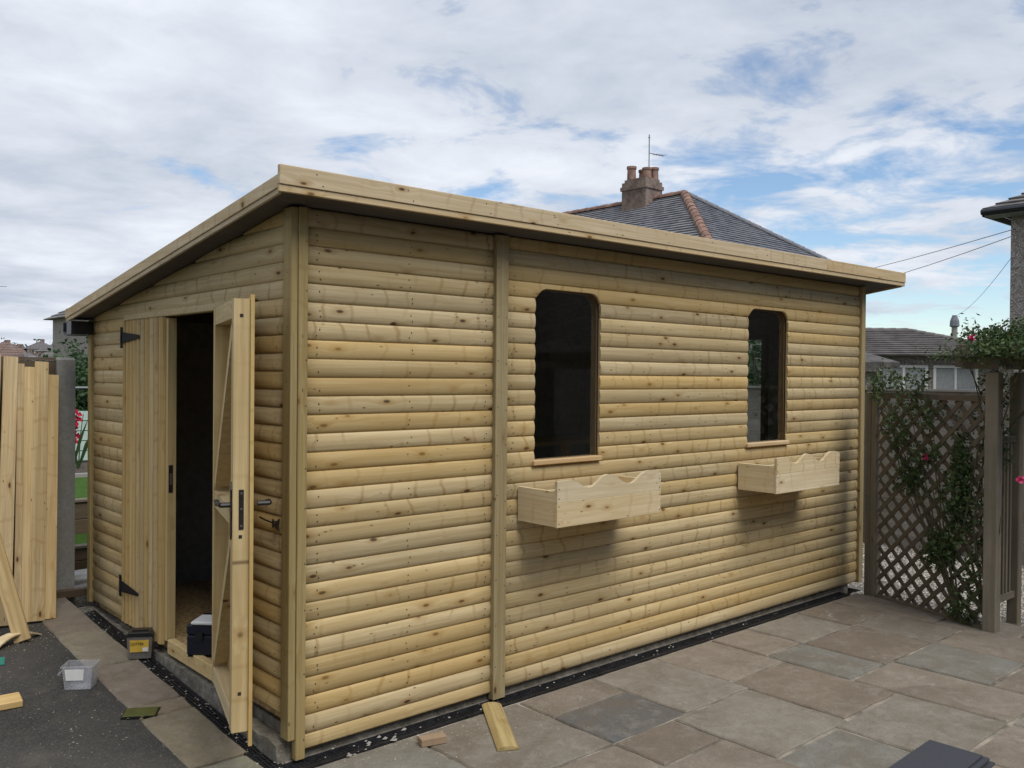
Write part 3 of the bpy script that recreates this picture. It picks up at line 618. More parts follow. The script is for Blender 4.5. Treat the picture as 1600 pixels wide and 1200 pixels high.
# nail heads
mb = MB()
def nail(x, y, z, ax):
    r = .0035
    if ax == 'y': mb.add([(x + r * math.cos(k * 1.047), y, z + r * math.sin(k * 1.047)) for k in range(6)], [tuple(range(6))])
    else: mb.add([(x, y + r * math.cos(k * 1.047), z + r * math.sin(k * 1.047)) for k in range(6)], [tuple(range(6))])
for col in (.115, .62, 1.10, 1.29, 2.45, 2.95, 3.25, 4.35, 4.75, 5.07):
    z = .063 if col < 1.2 else .0841; ph_ = .084 if col < 1.2 else .0841
    while z < 2.35:
        for q in (.3, .62):
            zz = z + q * ph_
            if not any(a - .02 < col < b + .02 and c_ < zz < d_ for a, b, c_, d_, _ in (W1, W2)) and rnd.random() < .8:
                nail(col + rnd.uniform(-.012, .012), -profile(q) - .0022, zz + rnd.uniform(-.004, .004), 'y')
        z += ph_
for col in (.12, .48, 2.2, 2.68):
    z = .219
    while z < 1.95:
        nail(-profile(.4) - .0022, col + rnd.uniform(-.01, .01), z + .4 * .0815, 'x'); z += .0815
mb.build('nail_heads', m_screw, shed, kind='stuff')
mb = MB()
for z in [i * .24 + .1 for i in range(10)]:
    nail(.046, -.0368, z + rnd.uniform(-.05, .05), 'y')
    for xx in (1.165, 1.222): nail(xx, -.0408, z + rnd.uniform(-.05, .05), 'y')
    nail(-.0338, rnd.choice((-.01, .04)), z + .1, 'x')
for x in [i * .47 for i in range(12)]: nail(x, -.2006, 2.52 + .0044 * x, 'y'); nail(x + .03, -.2006, 2.475 + .0044 * x, 'y')
mb.build('strip_nails', m_screw, shed, kind='stuff')

# things inside, glimpsed through the glass and the door
t = thing('workbench', 'low workbench of pale boards standing inside the shed behind the window', 'workbench', (1.9, 1.2, .172))
for i in range(3): MB().box((0, 0, 0), (1.5, .14, .03)).build('top_board', m_offcut, t, (0, i * .145, .98))
for a, b in ((.04, .03), (1.4, .03), (.04, .36), (1.4, .36)): MB().box((a, b, 0), (a + .06, b + .06, .979)).build('leg', m_offcut, t)
tag = MB().box((0, 0, 0), (.9, .5, .018)).build('sheet_board', m_offcut, None, (1.98, 1.18, 1.185), (0, -.10, .35), label='loose pale board lying across the workbench inside the shed', category='board')
t = thing('power_tool_case', 'navy tool case with white-edged clear lid on the shed floor in the doorway', 'tool case', (.165, 1.03, .1725), -math.pi / 4)
cz = .006
MB().box((-.17, -.12, cz), (.17, .12, .115)).build('case_body', m_navy, t, bevel=.008)
MB().box((-.172, -.122, .117), (.172, .122, .172)).build('case_lid', m_navy, t, bevel=.008)
MB().box((-.145, -.128, .1725), (.06, .02, .190)).build('organiser_lid', m_white, t, bevel=.005)
MB().prism([(-.02, .172), (.15, .172), (.13, .235), (.02, .235)], 'y', .02, .09).build('handle', m_blackp, t)
MB().box((-.02, -.1245, .125), (.13, -.1225, .155)).build('label_plate', m_rail, t)
for x in (-.1, .1): MB().box((x - .02, -.130, .09), (x + .02, -.1205, .132)).build('latch', m_blackp, t)
MB().box((-.165, -.115, 0), (.165, .115, .0055)).build('foot', m_blackp, t)

# ------------------------------------------------------------------ window boxes
def window_box(x0, zb, label):
    t = thing('window_box', label, 'window box', (x0, 0, zb), group='scalloped window boxes on the shed front')
    w, dp, h = .84, .31, .25; yb = -.0255
    def top(x):
        pts = [(0, .240), (.10, .242), (.24, .192), (.385, .253), (.575, .190), (.72, .251), (.79, .250), (.84, .236)]
        for (a, za), (b, zb_) in zip(pts, pts[1:]):
            if a <= x <= b: f = (x - a) / (b - a); f = f * f * (3 - 2 * f); return za + (zb_ - za) * f
        return pts[-1][1]
    xs = [w * i / 36 for i in range(37)]
    mb = MB(); mb.prism([(0, .1315), (w, .1315)] + [(x, top(x)) for x in reversed(xs)], 'y', -dp - .019, -dp); mb.build('front_board', m_box, t, bevel=.0)
    MB().box((0, -dp - .0195, 0), (w, -dp, .130)).build('front_board', m_box, t, bevel=.0025)
    for x in (.001, w - .019):
        MB().box((0, 0, 0), (dp + yb - .001, .018, .185)).build('side_board', m_box, t, (x + .018, -dp + .0005, .003), (0, 0, math.pi / 2), bevel=.002)
    MB().box((.02, -.018 + yb, .02), (w - .02, yb, .15)).build('back_board', m_box, t)
    MB().box((.0195, -dp + .001, .006), (w - .0195, yb - .0185, .019)).build('bottom_board', m_box, t)
    mb = MB()
    for x in (.012, w - .012):
        for z in (.02, .11, .15, .20): mb.box((x - .003, -dp - .0202, z - .003), (x + .003, -dp - .0193, z + .003))
    mb.build('screw_heads', m_screw, t, kind='stuff')
window_box(1.325, .893, 'pale scalloped wooden window box beside the upright cover strip')
window_box(3.388, .898, 'pale scalloped wooden window box next to the trellis end of the shed')

# ------------------------------------------------------------------ drains
def drain(name, label, loc, rz, L, wd, secs, mesh=True, slope=0.0):
    t = thing(name, label, 'drain', loc, rz); sl = L / secs; rx = 0
    for k in range(secs):
        mb = MB(); a, b = k * sl + .002, (k + 1) * sl - .002
        mb.box((a, -wd, -.03), (b, 0, -.014)); mb.box((a, -wd, -.013), (b, -wd + .010, .004)); mb.box((a, -.010, -.013), (b, 0, .004))
        nb = 5
        for j in range(1, nb): y = -wd + wd * j / nb; mb.box((a, y - .0035, -.012), (b, y + .0035, .0025))
        x = a + .008
        while x < b - .004: mb.box((x - .003, -wd + .010, -.012), (x + .003, -.010, .001)); x += .021
        mb.build('grate', m_grate, t, (0, 0, 0))
    return t
t = drain('channel_drain', 'black slotted channel drain along the foot of the window wall', (-.06, -.003, -.047), 0, 4.92, .098, 5)
t2 = drain('channel_drain', 'black slotted channel drain littered with rubble along the door side', (-.035, 2.60, gz(2.6) - .004), 0, 2.62, .088, 4)
t2.rotation_euler = (0, 0, 0); t2.matrix_world = Matrix.Translation((-.035, 2.60, gz(2.60) - .004)) @ Matrix.Rotation(-math.pi / 2, 4, 'Z') @ Matrix.Rotation(math.atan(.06), 4, 'Y')
MB().box((.0, 0, -.3), (LX - .25, .03, -.044)).build('drain_surround', m_conc, None, (-.02, -.002, 0), kind='structure')
MB().prism([(0, -.06), (2.75, gz(2.75) - .015), (2.75, -.3), (0, -.3)], 'x', -.118, .03).build('drain_haunch', m_conc, kind='structure')
R2 = random.Random(5); mb = MB()
def chip(x, y, z, s):
    q = [Vector((R2.uniform(-1, 1), R2.uniform(-1, 1), R2.uniform(-.4, .6))) * s for _ in range(5)]
    c = Vector((x, y, z)); mb.add([c + Vector((-s, 0, 0)), c + Vector((0, -s * .7, 0)), c + Vector((s, 0, R2.uniform(-.2, .3) * s)), c + Vector((0, s * .7, 0)), c + Vector((R2.uniform(-.3, .3) * s, 0, s * .6)), c + Vector((0, 0, -s * .3))], [(0, 1, 4), (1, 2, 4), (2, 3, 4), (3, 0, 4), (1, 0, 5), (2, 1, 5), (3, 2, 5), (0, 3, 5)])
for i in range(150):
    y = R2.uniform(-.05, 2.65); chip(R2.uniform(-.12, -.03) + R2.gauss(0, .01), y, gz(y) + .001, abs(R2.gauss(.002, .0035)) + .0012)
for i in range(80): chip(R2.uniform(.0, 4.9), R2.gauss(-.05, .03), -.043, abs(R2.gauss(.003, .004)) + .001)
for i in range(16): chip(R2.uniform(.02, .6), R2.gauss(-.07, .05), -.04, R2.uniform(.006, .017))
for i in range(260): y = R2.uniform(-.3, 2.9); chip(R2.uniform(-1.0, -.3), y, gz(y) - .004, abs(R2.gauss(.0018, .0016)) + .0008)
mb.build('rubble_chips', m_chip, None, kind='stuff', label='pale mortar chips scattered over the drains and tarmac', category='rubble')

mb = MB(); R3 = random.Random(77)
def shaving(x, y, z, s):
    a = R3.uniform(0, 6.28); d = Vector((math.cos(a), math.sin(a), 0)); n = Vector((-d.y, d.x, 0)) * s * .22; c = Vector((x, y, z))
    q = [c + d * s * f + Vector((0, 0, h * s)) for f, h in ((-1, .05), (-.3, .35), (.4, .3), (1, .05))]
    mb.add([p_ - n for p_ in q] + [p_ + n for p_ in q], [(i, i + 1, i + 5, i + 4) for i in range(3)])
for i in range(170): shaving(R3.gauss(.8, .5), -.13 - abs(R3.gauss(0, .22)), -.0405, R3.uniform(.002, .006))
for i in range(160): y = R3.uniform(.3, 2.6); shaving(R3.uniform(-.75, -.12), y, gz(y) + .004, R3.uniform(.002, .006))
for i in range(120): y = R3.gauss(2.3, .2); shaving(R3.gauss(-.55, .15), y, gz(y) - .001, R3.uniform(.002, .007))
mb.build('wood_shavings', m_box, None, kind='stuff', label='tiny pale wood shavings scattered over paving and tarmac', category='shavings')

# ------------------------------------------------------------------ things lying about
def plankbox(name, label, cat, dims, M, mat, grp=None, bevel=.002):
    L, w_, h_ = dims; o = MB().box((0, -w_ / 2, 0), (L, w_ / 2, h_)).build(name, mat, None, bevel=bevel, label=label, category=cat)
    o.matrix_world = M
    if grp: o['group'] = grp
    return o
def frame(o, xdir, zdir):
    x = Vector(xdir).normalized(); z = Vector(zdir); z = (z - x * z.dot(x)).normalized(); y = z.cross(x)
    return Matrix(((x.x, y.x, z.x, o[0]), (x.y, y.y, z.y, o[1]), (x.z, y.z, z.z, o[2]), (0, 0, 0, 1)))
# loglap offcut on the patio
mb = MB(); mb.prism([(-.052, 0), (-.052, .006), (-.044, .012), (-.02, .019), (.015, .019), (.040, .013), (.050, .006), (.050, 0)], 'x', 0, .56)
o = mb.build('cladding_offcut', wood('treated_offcut', (0.42, 0.32, 0.125), .3, .1, 'x', grain=1.8, warm=0.1), None, label='yellow cladding board offcut lying on the patio slabs', category='offcut'); o.matrix_world = frame((1.11, -.075, -.040), (-.30, -.47, 0), (0, 0, 1))
plankbox('timber_block', 'small brown timber block on the patio beside the drain', 'wood block', (.125, .055, .035), frame((.535, -.235, -.0415), (.12, -.035, 0), (0, 0, 1)), m_sleeper if False else wood('block_wood', (0.34, 0.24, 0.15), .2, .1, 'x'))
t = thing('composite_board_stack', 'stack of dark grey composite boards lying on the patio', 'boards', (2.35, -2.0, -.042), 0)
for i, (dx, dy, a) in enumerate(((.03, -.03, .02), (.015, -.012, -.03), (-.005, -.02, .012), (-.03, .0, .0))):
    MB().box((-.75, -.115, 0), (0, .115, .013)).build('composite_board', m_comp, t, (dx - .03, dy + .07, i * .0135), (0, 0, a + .03), bevel=.0015)
# planks leaning on the fence
FY = 3.02
for i, (x, zt, xb, yb, w_) in enumerate(((-.755, 1.79, -.83, 2.55, .095), (-.655, 1.80, -.72, 2.54, .092), (-.555, 1.78, -.60, 2.57, .09), (-.452, 1.765, -.505, 2.56, .085), (-.392, 1.72, -.43, 2.55, .04), (-.352, 1.70, -.385, 2.56, .082), (-.268, 1.735, -.318, 2.545, .082), (-.20, 1.648, -.247, 2.55, .072))):
    xb -= .075; zb = gz(yb) + .003; p = Vector((xb, yb, zb)); q = Vector((x, FY - .055, zt)); L = (q - p).length
    o = MB().box((-w_ / 2, -.022, 0), (w_ / 2, 0, L)).build('plank', m_plank, None, bevel=.002, category='plank', group='planks stood against the fence')
    zdir = (q - p).normalized(); yv = Vector((.12, 1, 0)); yv = (yv - zdir * yv.dot(zdir)).normalized(); xv = yv.cross(zdir)
    o.matrix_world = Matrix(((xv.x, yv.x, zdir.x, p.x), (xv.y, yv.y, zdir.y, p.y), (xv.z, yv.z, zdir.z, p.z), (0, 0, 0, 1)))
    o['label'] = 'narrow tan plank edge squeezed between the planks against the fence' if i == 4 else ('shortest tan plank in the row, next to the concrete post' if i == 7 else {3: 'tan plank just beside the narrow edge-on plank in the fence row', 5: 'lower-topped tan plank on the post side of the narrow edge-on plank', 6: 'taller tan plank standing next to the shortest one by the concrete post'}.get(i, 'upright tan sawn plank in the row leaning on the fence'))
p = Vector((-.545, 2.22, gz(2.22) + .004)); q = Vector((-.80, 2.62, 1.35)); zd = (q - p).normalized()
o = MB().box((-.045, -.024, 0), (.045, 0, (q - p).length)).build('plank', m_plank, None, bevel=.002, label='loose plank propped at a slant in front of the upright planks', category='plank')
yv = Vector((.45, .9, 0)); yv = (yv - zd * yv.dot(zd)).normalized(); xv = yv.cross(zd)
o.matrix_world = Matrix(((xv.x, yv.x, zd.x, p.x), (xv.y, yv.y, zd.y, p.y), (xv.z, yv.z, zd.z, p.z), (0, 0, 0, 1)))
# bowed thin offcut, block, teal scrap
mb = MB(); n = 10
for k in range(n):
    f0, f1 = k / n, (k + 1) / n; zz = lambda f: .003 + .05 * (4 * f * (1 - f)) * (1 - .2 * f)
    a, b = Vector((-.72, 2.17, 0)).lerp(Vector((-.44, 2.30, 0)), f0), Vector((-.72, 2.17, 0)).lerp(Vector((-.44, 2.30, 0)), f1)
    nrm = Vector((-.42, .9, 0)); w0, w1 = .045 * (1 - .55 * f0), .045 * (1 - .55 * f1)
    za, zb_ = gz(2.2) + zz(f0), gz(2.2) + zz(f1)
    quadbox(mb, [(*(a - nrm * w0).xy, za), (*(b - nrm * w1).xy, zb_), (*(b + nrm * w1).xy, zb_), (*(a + nrm * w0).xy, za), (*(a - nrm * w0).xy, za + .008), (*(b - nrm * w1).xy, zb_ + .008), (*(b + nrm * w1).xy, zb_ + .008), (*(a + nrm * w0).xy, za + .008)])
mb.build('bowed_offcut', m_box, None, label='thin bowed pale wood offcut on the tarmac under the planks', category='offcut')
plankbox('timber_offcut', 'short thick pale timber offcut lying on the tarmac', 'offcut', (.42, .12, .035), frame((-.765, 1.325, gz(1.325) - .003), (-.94, .08, .0), (0, -.06, 1)), m_offcut, bevel=.004)
plankbox('teal_scrap', 'teal plastic scrap on the tarmac behind the clear tub', 'plastic scrap', (.16, .12, .004), frame((-.70, 1.96, gz(1.96) - .004), (-1, .25, 0), (0, -.06, 1)), m_teal, bevel=0)
def tub(t, w, d, h, th, mat, name='tub_body', taper=.86):
    mb = MB(); o1 = [(-w * taper, -d * taper), (w * taper, -d * taper), (w * taper, d * taper), (-w * taper, d * taper)]; o2 = [(-w, -d), (w, -d), (w, d), (-w, d)]
    vs = [(x, y, 0) for x, y in o1] + [(x, y, h) for x, y in o2] + [(x * (1 - th / w), y * (1 - th / d), h) for x, y in o2] + [(x * (1 - th / w), y * (1 - th / d), th) for x, y in o1]
    fs = [(3, 2, 1, 0), (12, 13, 14, 15)] + [(i, (i + 1) % 4, 4 + (i + 1) % 4, 4 + i) for i in range(4)] + [(4 + i, 4 + (i + 1) % 4, 8 + (i + 1) % 4, 8 + i) for i in range(4)] + [(8 + i, 8 + (i + 1) % 4, 12 + (i + 1) % 4, 12 + i) for i in range(4)]
    return mb.add(vs, fs).build(name, mat, t)
# clear tub with its label and bail handle
t = thing('clear_plastic_tub', 'open clear plastic tub with a white label standing on the tarmac', 'tub', (-.475, 1.37, gz(1.37) - .004), -.62)
tub(t, .075, .052, .115, .002, m_clear)
mb = MB(); ring(mb, [(-.081, -.058), (.081, -.058), (.081, .058), (-.081, .058)], [(-.0755, -.0525), (.0755, -.0525), (.0755, .0525), (-.0755, .0525)], 0, .006)
o = mb.build('tub_rim', m_clear, t, (0, 0, .1225), (-math.pi / 2, 0, 0))
MB().add([(-.055, -.0535, .05), (.03, -.0535, .05), (.035, -.0545, .108), (-.06, -.0545, .108)], [(0, 1, 2, 3)]).build('paper_label', m_white, t)
MB().tube([(-.082, -.045, .112), (-.105, -.03, .075), (-.115, 0, .06), (-.105, .03, .075), (-.082, .045, .112)], .003).build('bail_handle', m_clear, t)
# lidded screw tub
t = thing('screw_tub', 'smoky screw tub with black lid and yellow CUTTER label by the door', 'tub', (-.085, 1.60, gz(1.6) + .006), -.55)
tub(t, .068, .05, .125, .002, m_clear2, taper=.9)
MB().prism([(-.074, .125), (.074, .125), (.072, .138), (.056, .150), (-.056, .150), (-.072, .138)], 'y', -.056, .056).build('lid', m_blackp, t, bevel=.003)
MB().box((-.045, -.018, .150), (.045, -.008, .156)).build('lid_grip', m_blackp, t)
lab = MB().add([(-.050, -.0525, .040), (.050, -.0525, .040), (.051, -.0535, .108), (-.051, -.0535, .108)], [(0, 1, 2, 3)]).build('label', m_yellow, t)
link('lettering', text_mesh('CUTTER', .019, m_blackp), lab, (-.012, -.0548, .080), (math.pi / 2, 0, 0))
MB().add([(.018, -.0542, .043), (.047, -.0542, .043), (.047, -.0545, .066), (.018, -.0545, .066)], [(0, 1, 2, 3)]).build('label_patch', m_white, lab)
mb = MB(); rr = random.Random(3)
for i in range(120):
    c = Vector((rr.uniform(-.055, .055), rr.uniform(-.038, .038), rr.uniform(.004, .036))); d = Vector((rr.uniform(-1, 1), rr.uniform(-1, 1), rr.uniform(-.4, .4))).normalized(); mb.tube([c - d * .016, c + d * .016], .0017, 4)
mb.build('screws', m_iron, t, kind='stuff')
t = thing('tub_lid', 'flat olive green tub lid with black rim lying across tarmac and edging', 'lid', (-.345, .862, gz(.862) + .006), -.5)
t.rotation_euler = (math.atan(.06), 0, -.55)
mb = MB(); mb.box((-.075, -.048, 0), (.075, .048, .005)).build('lid_panel', m_olive, t, bevel=.001)
mb = MB(); ring(mb, [(-.082, -.055), (.082, -.055), (.082, .055), (-.082, .055)], [(-.0745, -.0475), (.0745, -.0475), (.0745, .0475), (-.0745, .0475)], -.010, -.001); mb.build('lid_rim', m_blackp, t, (0, 0, 0), (-math.pi / 2 + math.pi, 0, 0))

# ------------------------------------------------------------------ fence on the left
t = thing('concrete_fence_post', 'grey concrete fence post between the planks and the shed', 'fence post', (-.095, 3.085, .10))
MB().prism([(-.058, -.055), (.058, -.055), (.058, .055), (.02, .055), (.02, -.0), (-.02, 0), (-.02, .055), (-.058, .055)], 'z', 0, 1.655).build('post_shaft', m_post, t)
MB().add([(-.058, -.055, 1.6552), (.058, -.055, 1.6552), (.058, .055, 1.6552), (-.058, .055, 1.6552), (-.05, -.045, 1.672), (.05, -.045, 1.672), (.05, .045, 1.672), (-.05, .045, 1.672)], [(0, 1, 5, 4), (1, 2, 6, 5), (2, 3, 7, 6), (3, 0, 4, 7), (4, 5, 6, 7), (3, 2, 1, 0)]).build('post_cap', m_post, t)
t = thing('wooden_fence_panel', 'dark brown weathered fence panel behind the leaning planks', 'fence', (-.155, 3.085, .12))
for i in range(11): MB().box((-1.85, -.012 - .004 * (i % 2), 0), (0, .008, .148)).build('fence_board', m_sleeper, t, (0, 0, .0 + i * .1480), (.05, 0, 0))
MB().box((-1.85, -.022, 1.63), (0, .022, 1.652)).build('capping', m_greyx, t)
plankbox('gravel_board', 'brown gravel board lying at the foot of the concrete post', 'board', (.36, .06, .05), frame((-.24, 2.985, gz(2.985) - .004), (1, .02, 0), (0, 0, 1)), m_sleeper)

# ------------------------------------------------------------------ terraced garden seen past the shed's far corner
MB().box((-2.5, 3.13, -.3), (6, 3.75, .135)).build('garden_path', m_gbed, kind='structure')
for nm, y, z0, z1 in (('low', 3.78, .13, .315), ('high', 4.42, .30, .585)):
    t = thing('sleeper_retaining_wall', 'dark timber sleeper retaining wall holding the %s lawn strip' % ('lower' if nm == 'low' else 'upper'), 'retaining wall', (0, y, 0))
    k = 2; hh = (z1 - z0) / k
    for i in range(k): MB().box((-2.2, -.045, 0), (3.2, .045, hh - .004)).build('sleeper', m_sleeper, t, (0, 0, z0 + i * hh), bevel=.004)
    MB().box((-2.2, -.06, 0), (3.2, .03, .022)).build('edge_batten', m_grey if False else m_greyx, t, (0, 0, z1), bevel=.002)
MB().box((-2.2, 3.83, 0), (3.2, 4.37, .318)).build('lawn', m_grass, kind='structure')
MB().box((-2.2, 4.47, 0), (3.2, 6.15, .592)).build('lawn', m_grass, kind='structure')
o = slab_mesh(.62, .34, .03, 'stepping_slab', m_stone, rnd); o = link('stepping_slab', o, None, (-.25, 3.28, .136), (0, 0, .12), label='white stepping slab in the gravel below the sleepers', category='slab'); o.color = (.62, .60, .55, 1)
o = MB().box((-2.2, 0, 0), (3.2, .09, .05)).build('kerb', m_post, None, (0, 6.16, .575), (0, 0, .02), kind='structure')
MB().box((-2.2, 6.28, 0), (4.5, 8.2, .60)).build('flower_bed', m_soil, kind='structure')
t = thing('mint_board_fence', 'low pale mint painted board fence behind the red flowers', 'fence', (-1.2, 7.62, .60))
for i in range(5): MB().box((0, -.012, 0), (4.6, .012, .108)).build('fence_board', m_mint, t, (0, 0, .03 + i * .118))
for x in (.1, 1.6, 3.1, 4.4): MB().box((x, .013, 0), (x + .06, .07, .66)).build('post', m_mint, t)
t = thing('wire_garden_fence', 'thin grey rail fence above the mint boards', 'fence', (-1.4, 8.0, .6))
MB().tube([(0, 0, .88), (5, 0, .88)], .014).build('top_rail', m_rail, t)
for i in range(16): MB().tube([(i * .33, 0, 0), (i * .33, 0, .88)], .007, 5).build('upright', m_rail, t)
def gladiolus(x, y, h, red, lab):
    t = thing('gladiolus', lab, 'flower', (x, y, .598), group='gladioli in the flower bed'); R = random.Random(int(x * 977))
    MB().tube([(0, 0, 0), (.02, 0, h * .6), (.05, 0, h)], [.008, .006, .004], 5).build('stem', m_leaf, t)
    for i in range(5):
        a = R.uniform(0, 6.28); l = R.uniform(.3, .6); dx, dy = math.cos(a) * .16, math.sin(a) * .16
        MB().add([(-.012, 0, 0), (.012, 0, 0), (dx * .5 + .018, dy * .5, l * .6), (dx, dy, l), (dx * .5 - .018, dy * .5, l * .6)], [(0, 1, 2, 4), (4, 2, 3)]).build('leaf', m_hedge, t)
    if red:
        for i in range(6):
            mb = MB()
            for k in range(7): mb.leaf((R.gauss(.03, .022), R.gauss(0, .022), h * (.5 + .085 * i) + R.gauss(0, .015)), .038, R, .7)
            mb.build('bloom', m_red, t)
for i, (x, y) in enumerate(((.72, 6.75), (.86, 6.9), (1.0, 6.8), (.62, 6.95), (1.12, 7.0))): gladiolus(x, y, .55 + .06 * (i % 3), i in (0, 1, 2), 'red gladiolus in flower in front of the mint fence' if i in (0, 1, 2) else 'gladiolus of green blades without bloom by the mint fence')

# ------------------------------------------------------------------ vegetation helpers
def foliage(n, c, r, sz, R, clumps=14, mb=None, spread=.42):
    mb = mb or MB(); cs = []
    for _ in range(clumps):
        while True:
            q = Vector((R.uniform(-1, 1), R.uniform(-1, 1), R.uniform(-1, 1)))
            if q.length < 1: break
        cs.append(Vector((c[0] + q.x * r[0] * .8, c[1] + q.y * r[1] * .8, c[2] + q.z * r[2] * .8)))
    for _ in range(n):
        k = R.choice(cs); gg = lambda: max(-1.7, min(1.7, R.gauss(0, 1))); g = Vector((gg() * r[0], gg() * r[1], gg() * r[2])) * spread * .62
        mb.leaf(k + g, sz * R.uniform(.6, 1.3), R)
    return mb
def bush(name, label, cat, base, h, r, n, sz, mat, sd, trunk=True, group=None, clumps=16):
    t = thing(name, label, cat, base, 0, group); R = random.Random(sd)
    foliage(n, (0, 0, h * .56), (r, r, h * .46), sz, R, clumps).build('crown', mat, t, kind='stuff')
    mb = MB(); mb.tube([(0, 0, -.05), (.03 * h, 0, h * .4), (0, .02 * h, h * .8)], [.035 * h, .025 * h, .01 * h])
    for i in range(6):
        a = R.uniform(0, 6.28); mb.tube([(0, 0, h * R.uniform(.2, .5)), (math.cos(a) * r * .7, math.sin(a) * r * .7, h * R.uniform(.5, .85))], [.014 * h, .005 * h], 5)
    mb.build('trunk', m_bark, t); return t
bush('hedge_bush', 'dense green bush behind the garden beyond the concrete post', 'bush', (1.85, 9.25, .3), 1.78, .62, 8000, .034, m_hedge, 2, clumps=44)
bush('garden_tree', 'leafy tree beyond the lap fence, seen through the shed windows', 'tree', (10.3, 4.3, -.3), 3.0, 1.5, 4200, .07, m_hedge, 4, clumps=24)
bush('garden_bush', 'rounded bush beyond the lap fence behind the pergola', 'bush', (11.9, .9, -.3), 2.15, .75, 4200, .035, m_hedge, 5)

# ------------------------------------------------------------------ gravel yard, lap fence, trellis and pergola on the right
mb = MB().box((4.935, -7, -.31), (7.6, -.012, -.085)); mb.box((5.22, -.011, -.31), (7.6, 6, -.085)); mb.build('gravel_yard', m_gbed, kind='structure')
Rg = random.Random(9); mb = MB()
for i in range(15000):
    y = Rg.uniform(-3.0, 2.2); x = Rg.uniform(4.95, 7.3)
    if x < 5.26 and y > -.03: continue
    s = Rg.uniform(.008, .02); c = Vector((x, y, -.082)); a = Rg.uniform(0, 3.14); ca, sa = math.cos(a) * s, math.sin(a) * s
    mb.add([c + Vector((ca, sa, 0)), c + Vector((-sa * .7, ca * .7, 0)), c + Vector((-ca, -sa, 0)), c + Vector((sa * .7, -ca * .7, 0)), c + Vector((0, 0, s * Rg.uniform(.5, .9)))], [(0, 1, 4), (1, 2, 4), (2, 3, 4), (3, 0, 4)])
mb.build('gravel', m_gravel, None, kind='stuff', label='pale loose gravel behind the trellis', category='gravel')
for k in range(5):
    y0 = -4.6 + k * 1.86
    t = thing('lap_fence_panel', 'weathered grey lap fence panel with pale capping behind the gravel', 'fence', (7.3, y0, -.09), math.pi / 2, 'lap fence panels at the back of the gravel')
    for i in range(13): MB().box((0, -.010, 0), (1.80, .006, .138)).build('fence_board', m_lap, t, (0, .004, .02 + i * .124), (-.07, 0, 0))
    for x in (.02, .9, 1.76): MB().box((x - .02, -.042, .01), (x + .02, -.018, 1.62)).build('upright', m_greyx, t) if False else MB().box((x - .02, .022, .01), (x + .02, .045, 1.62)).build('upright', m_greyx, t)
    MB().box((-.005, -.03, 1.645), (1.805, .05, 1.668)).build('capping', m_post, t)
    t = thing('fence_post', 'square weathered post between the lap fence panels', 'fence post', (7.3, y0 - .03, -.12), 0, 'posts of the lap fence')
    MB().box((-.035, -.024, 0), (.035, .024, 1.72)).build('post_shaft', m_grey, t)
P0, P1, P2 = Vector((4.975, -.215, -.06)), Vector((4.615, -1.24, -.06)), Vector((4.995, -1.255, -.06))
ta = math.atan2(P1.y - P0.y, P1.x - P0.x)
def post(p, h, w, label, rz=0.0):
    t = thing('pergola_post', label, 'post', p, rz); MB().box((-w / 2, -w / 2, 0), (w / 2, w / 2, h)).build('post_shaft', m_grey, t, bevel=.006)
    MB().box((-w / 2 - .006, -w / 2 - .006, 0), (w / 2 + .006, w / 2 + .006, .012)).build('post_foot', m_grey, t); return t
t = thing('trellis_post', 'dark weathered post joining the trellis to the shed corner', 'post', P0, ta)
for dx in (-.045, .012): MB().box((dx, -.035, 0), (dx + .052, .035, 1.63)).build('post_plank', m_slat if False else m_grey, t, bevel=.004)
post(P1, 1.79, .088, 'weathered pergola post at the end of the trellis', .0)
post(P2, 1.79, .075, 'weathered pergola post behind the spindle rails', .0)
tl = (P1 - P0).length
t = thing('trellis', 'diagonal lattice trellis panel overgrown with rose stems', 'trellis', P0, ta)
xa, xb, za, zb = .075, tl - .05, .03, 1.585
pitch = .134
for lay, sg in ((-.005, 1), (.0055, -1)):
    d = -2.6
    while d < 2.6:
        # line  z = sg*x + d  clipped to the frame
        pts = []
        for x in (xa, xb):
            z = sg * x + d
            if za <= z <= zb: pts.append((x, z))
        for z in (za, zb):
            x = (z - d) / sg
            if xa < x < xb: pts.append((x, z))
        pts = sorted(set(pts))
        if len(pts) >= 2:
            a, b = pts[0], pts[-1]; L = math.hypot(b[0] - a[0], b[1] - a[1])
            if L > .05:
                an = math.atan2(b[1] - a[1], b[0] - a[0])
                MB().box((0, -.0045, -.0165), (L, .0045, .0165)).build('slat', m_slat, t, (a[0], lay, a[1]), (0, -an, 0))
        d += pitch
for z, h in ((zb + .001, .042), (.008, .030)): MB().box((xa - .02, -.02, z), (xb + .004, .02, z + h)).build('frame_rail', m_greyx, t)
t = thing('spindle_side_panel', 'weathered spindle panel between the two pergola posts', 'railing', P1, math.atan2(P2.y - P1.y, P2.x - P1.x))
sw = (P2 - P1).length
for z in (.20, 1.30): MB().box((.05, -.02, z), (sw - .042, .02, z + .045)).build('rail', m_greyx, t)
for i in range(4): x = .05 + (sw - .10) * (i + 1) / 5; MB().box((x - .013, -.012, .246), (x + .013, .012, 1.299)).build('spindle', m_grey, t)
t = thing('pergola', 'weathered pergola beams and rafters under the rose', 'pergola', (0, 0, 0))
for x, z in ((4.615, 1.735), (4.995, 1.735)):
    MB().prism([(.24, .035), (.24, .095), (-2.0, .095), (-2.0, .02), (.16, .02)], 'x', x - .055, x - .055 + .11).build('beam', m_greyx, t, (0, -1.24, z - .005 + .002))
for i in range(6): MB().box((-.24, 0, 0), (.62, .042, .085)).build('rafter', m_greyx, t, (4.62, -1.12 - i * .34, 1.832), bevel=.003)
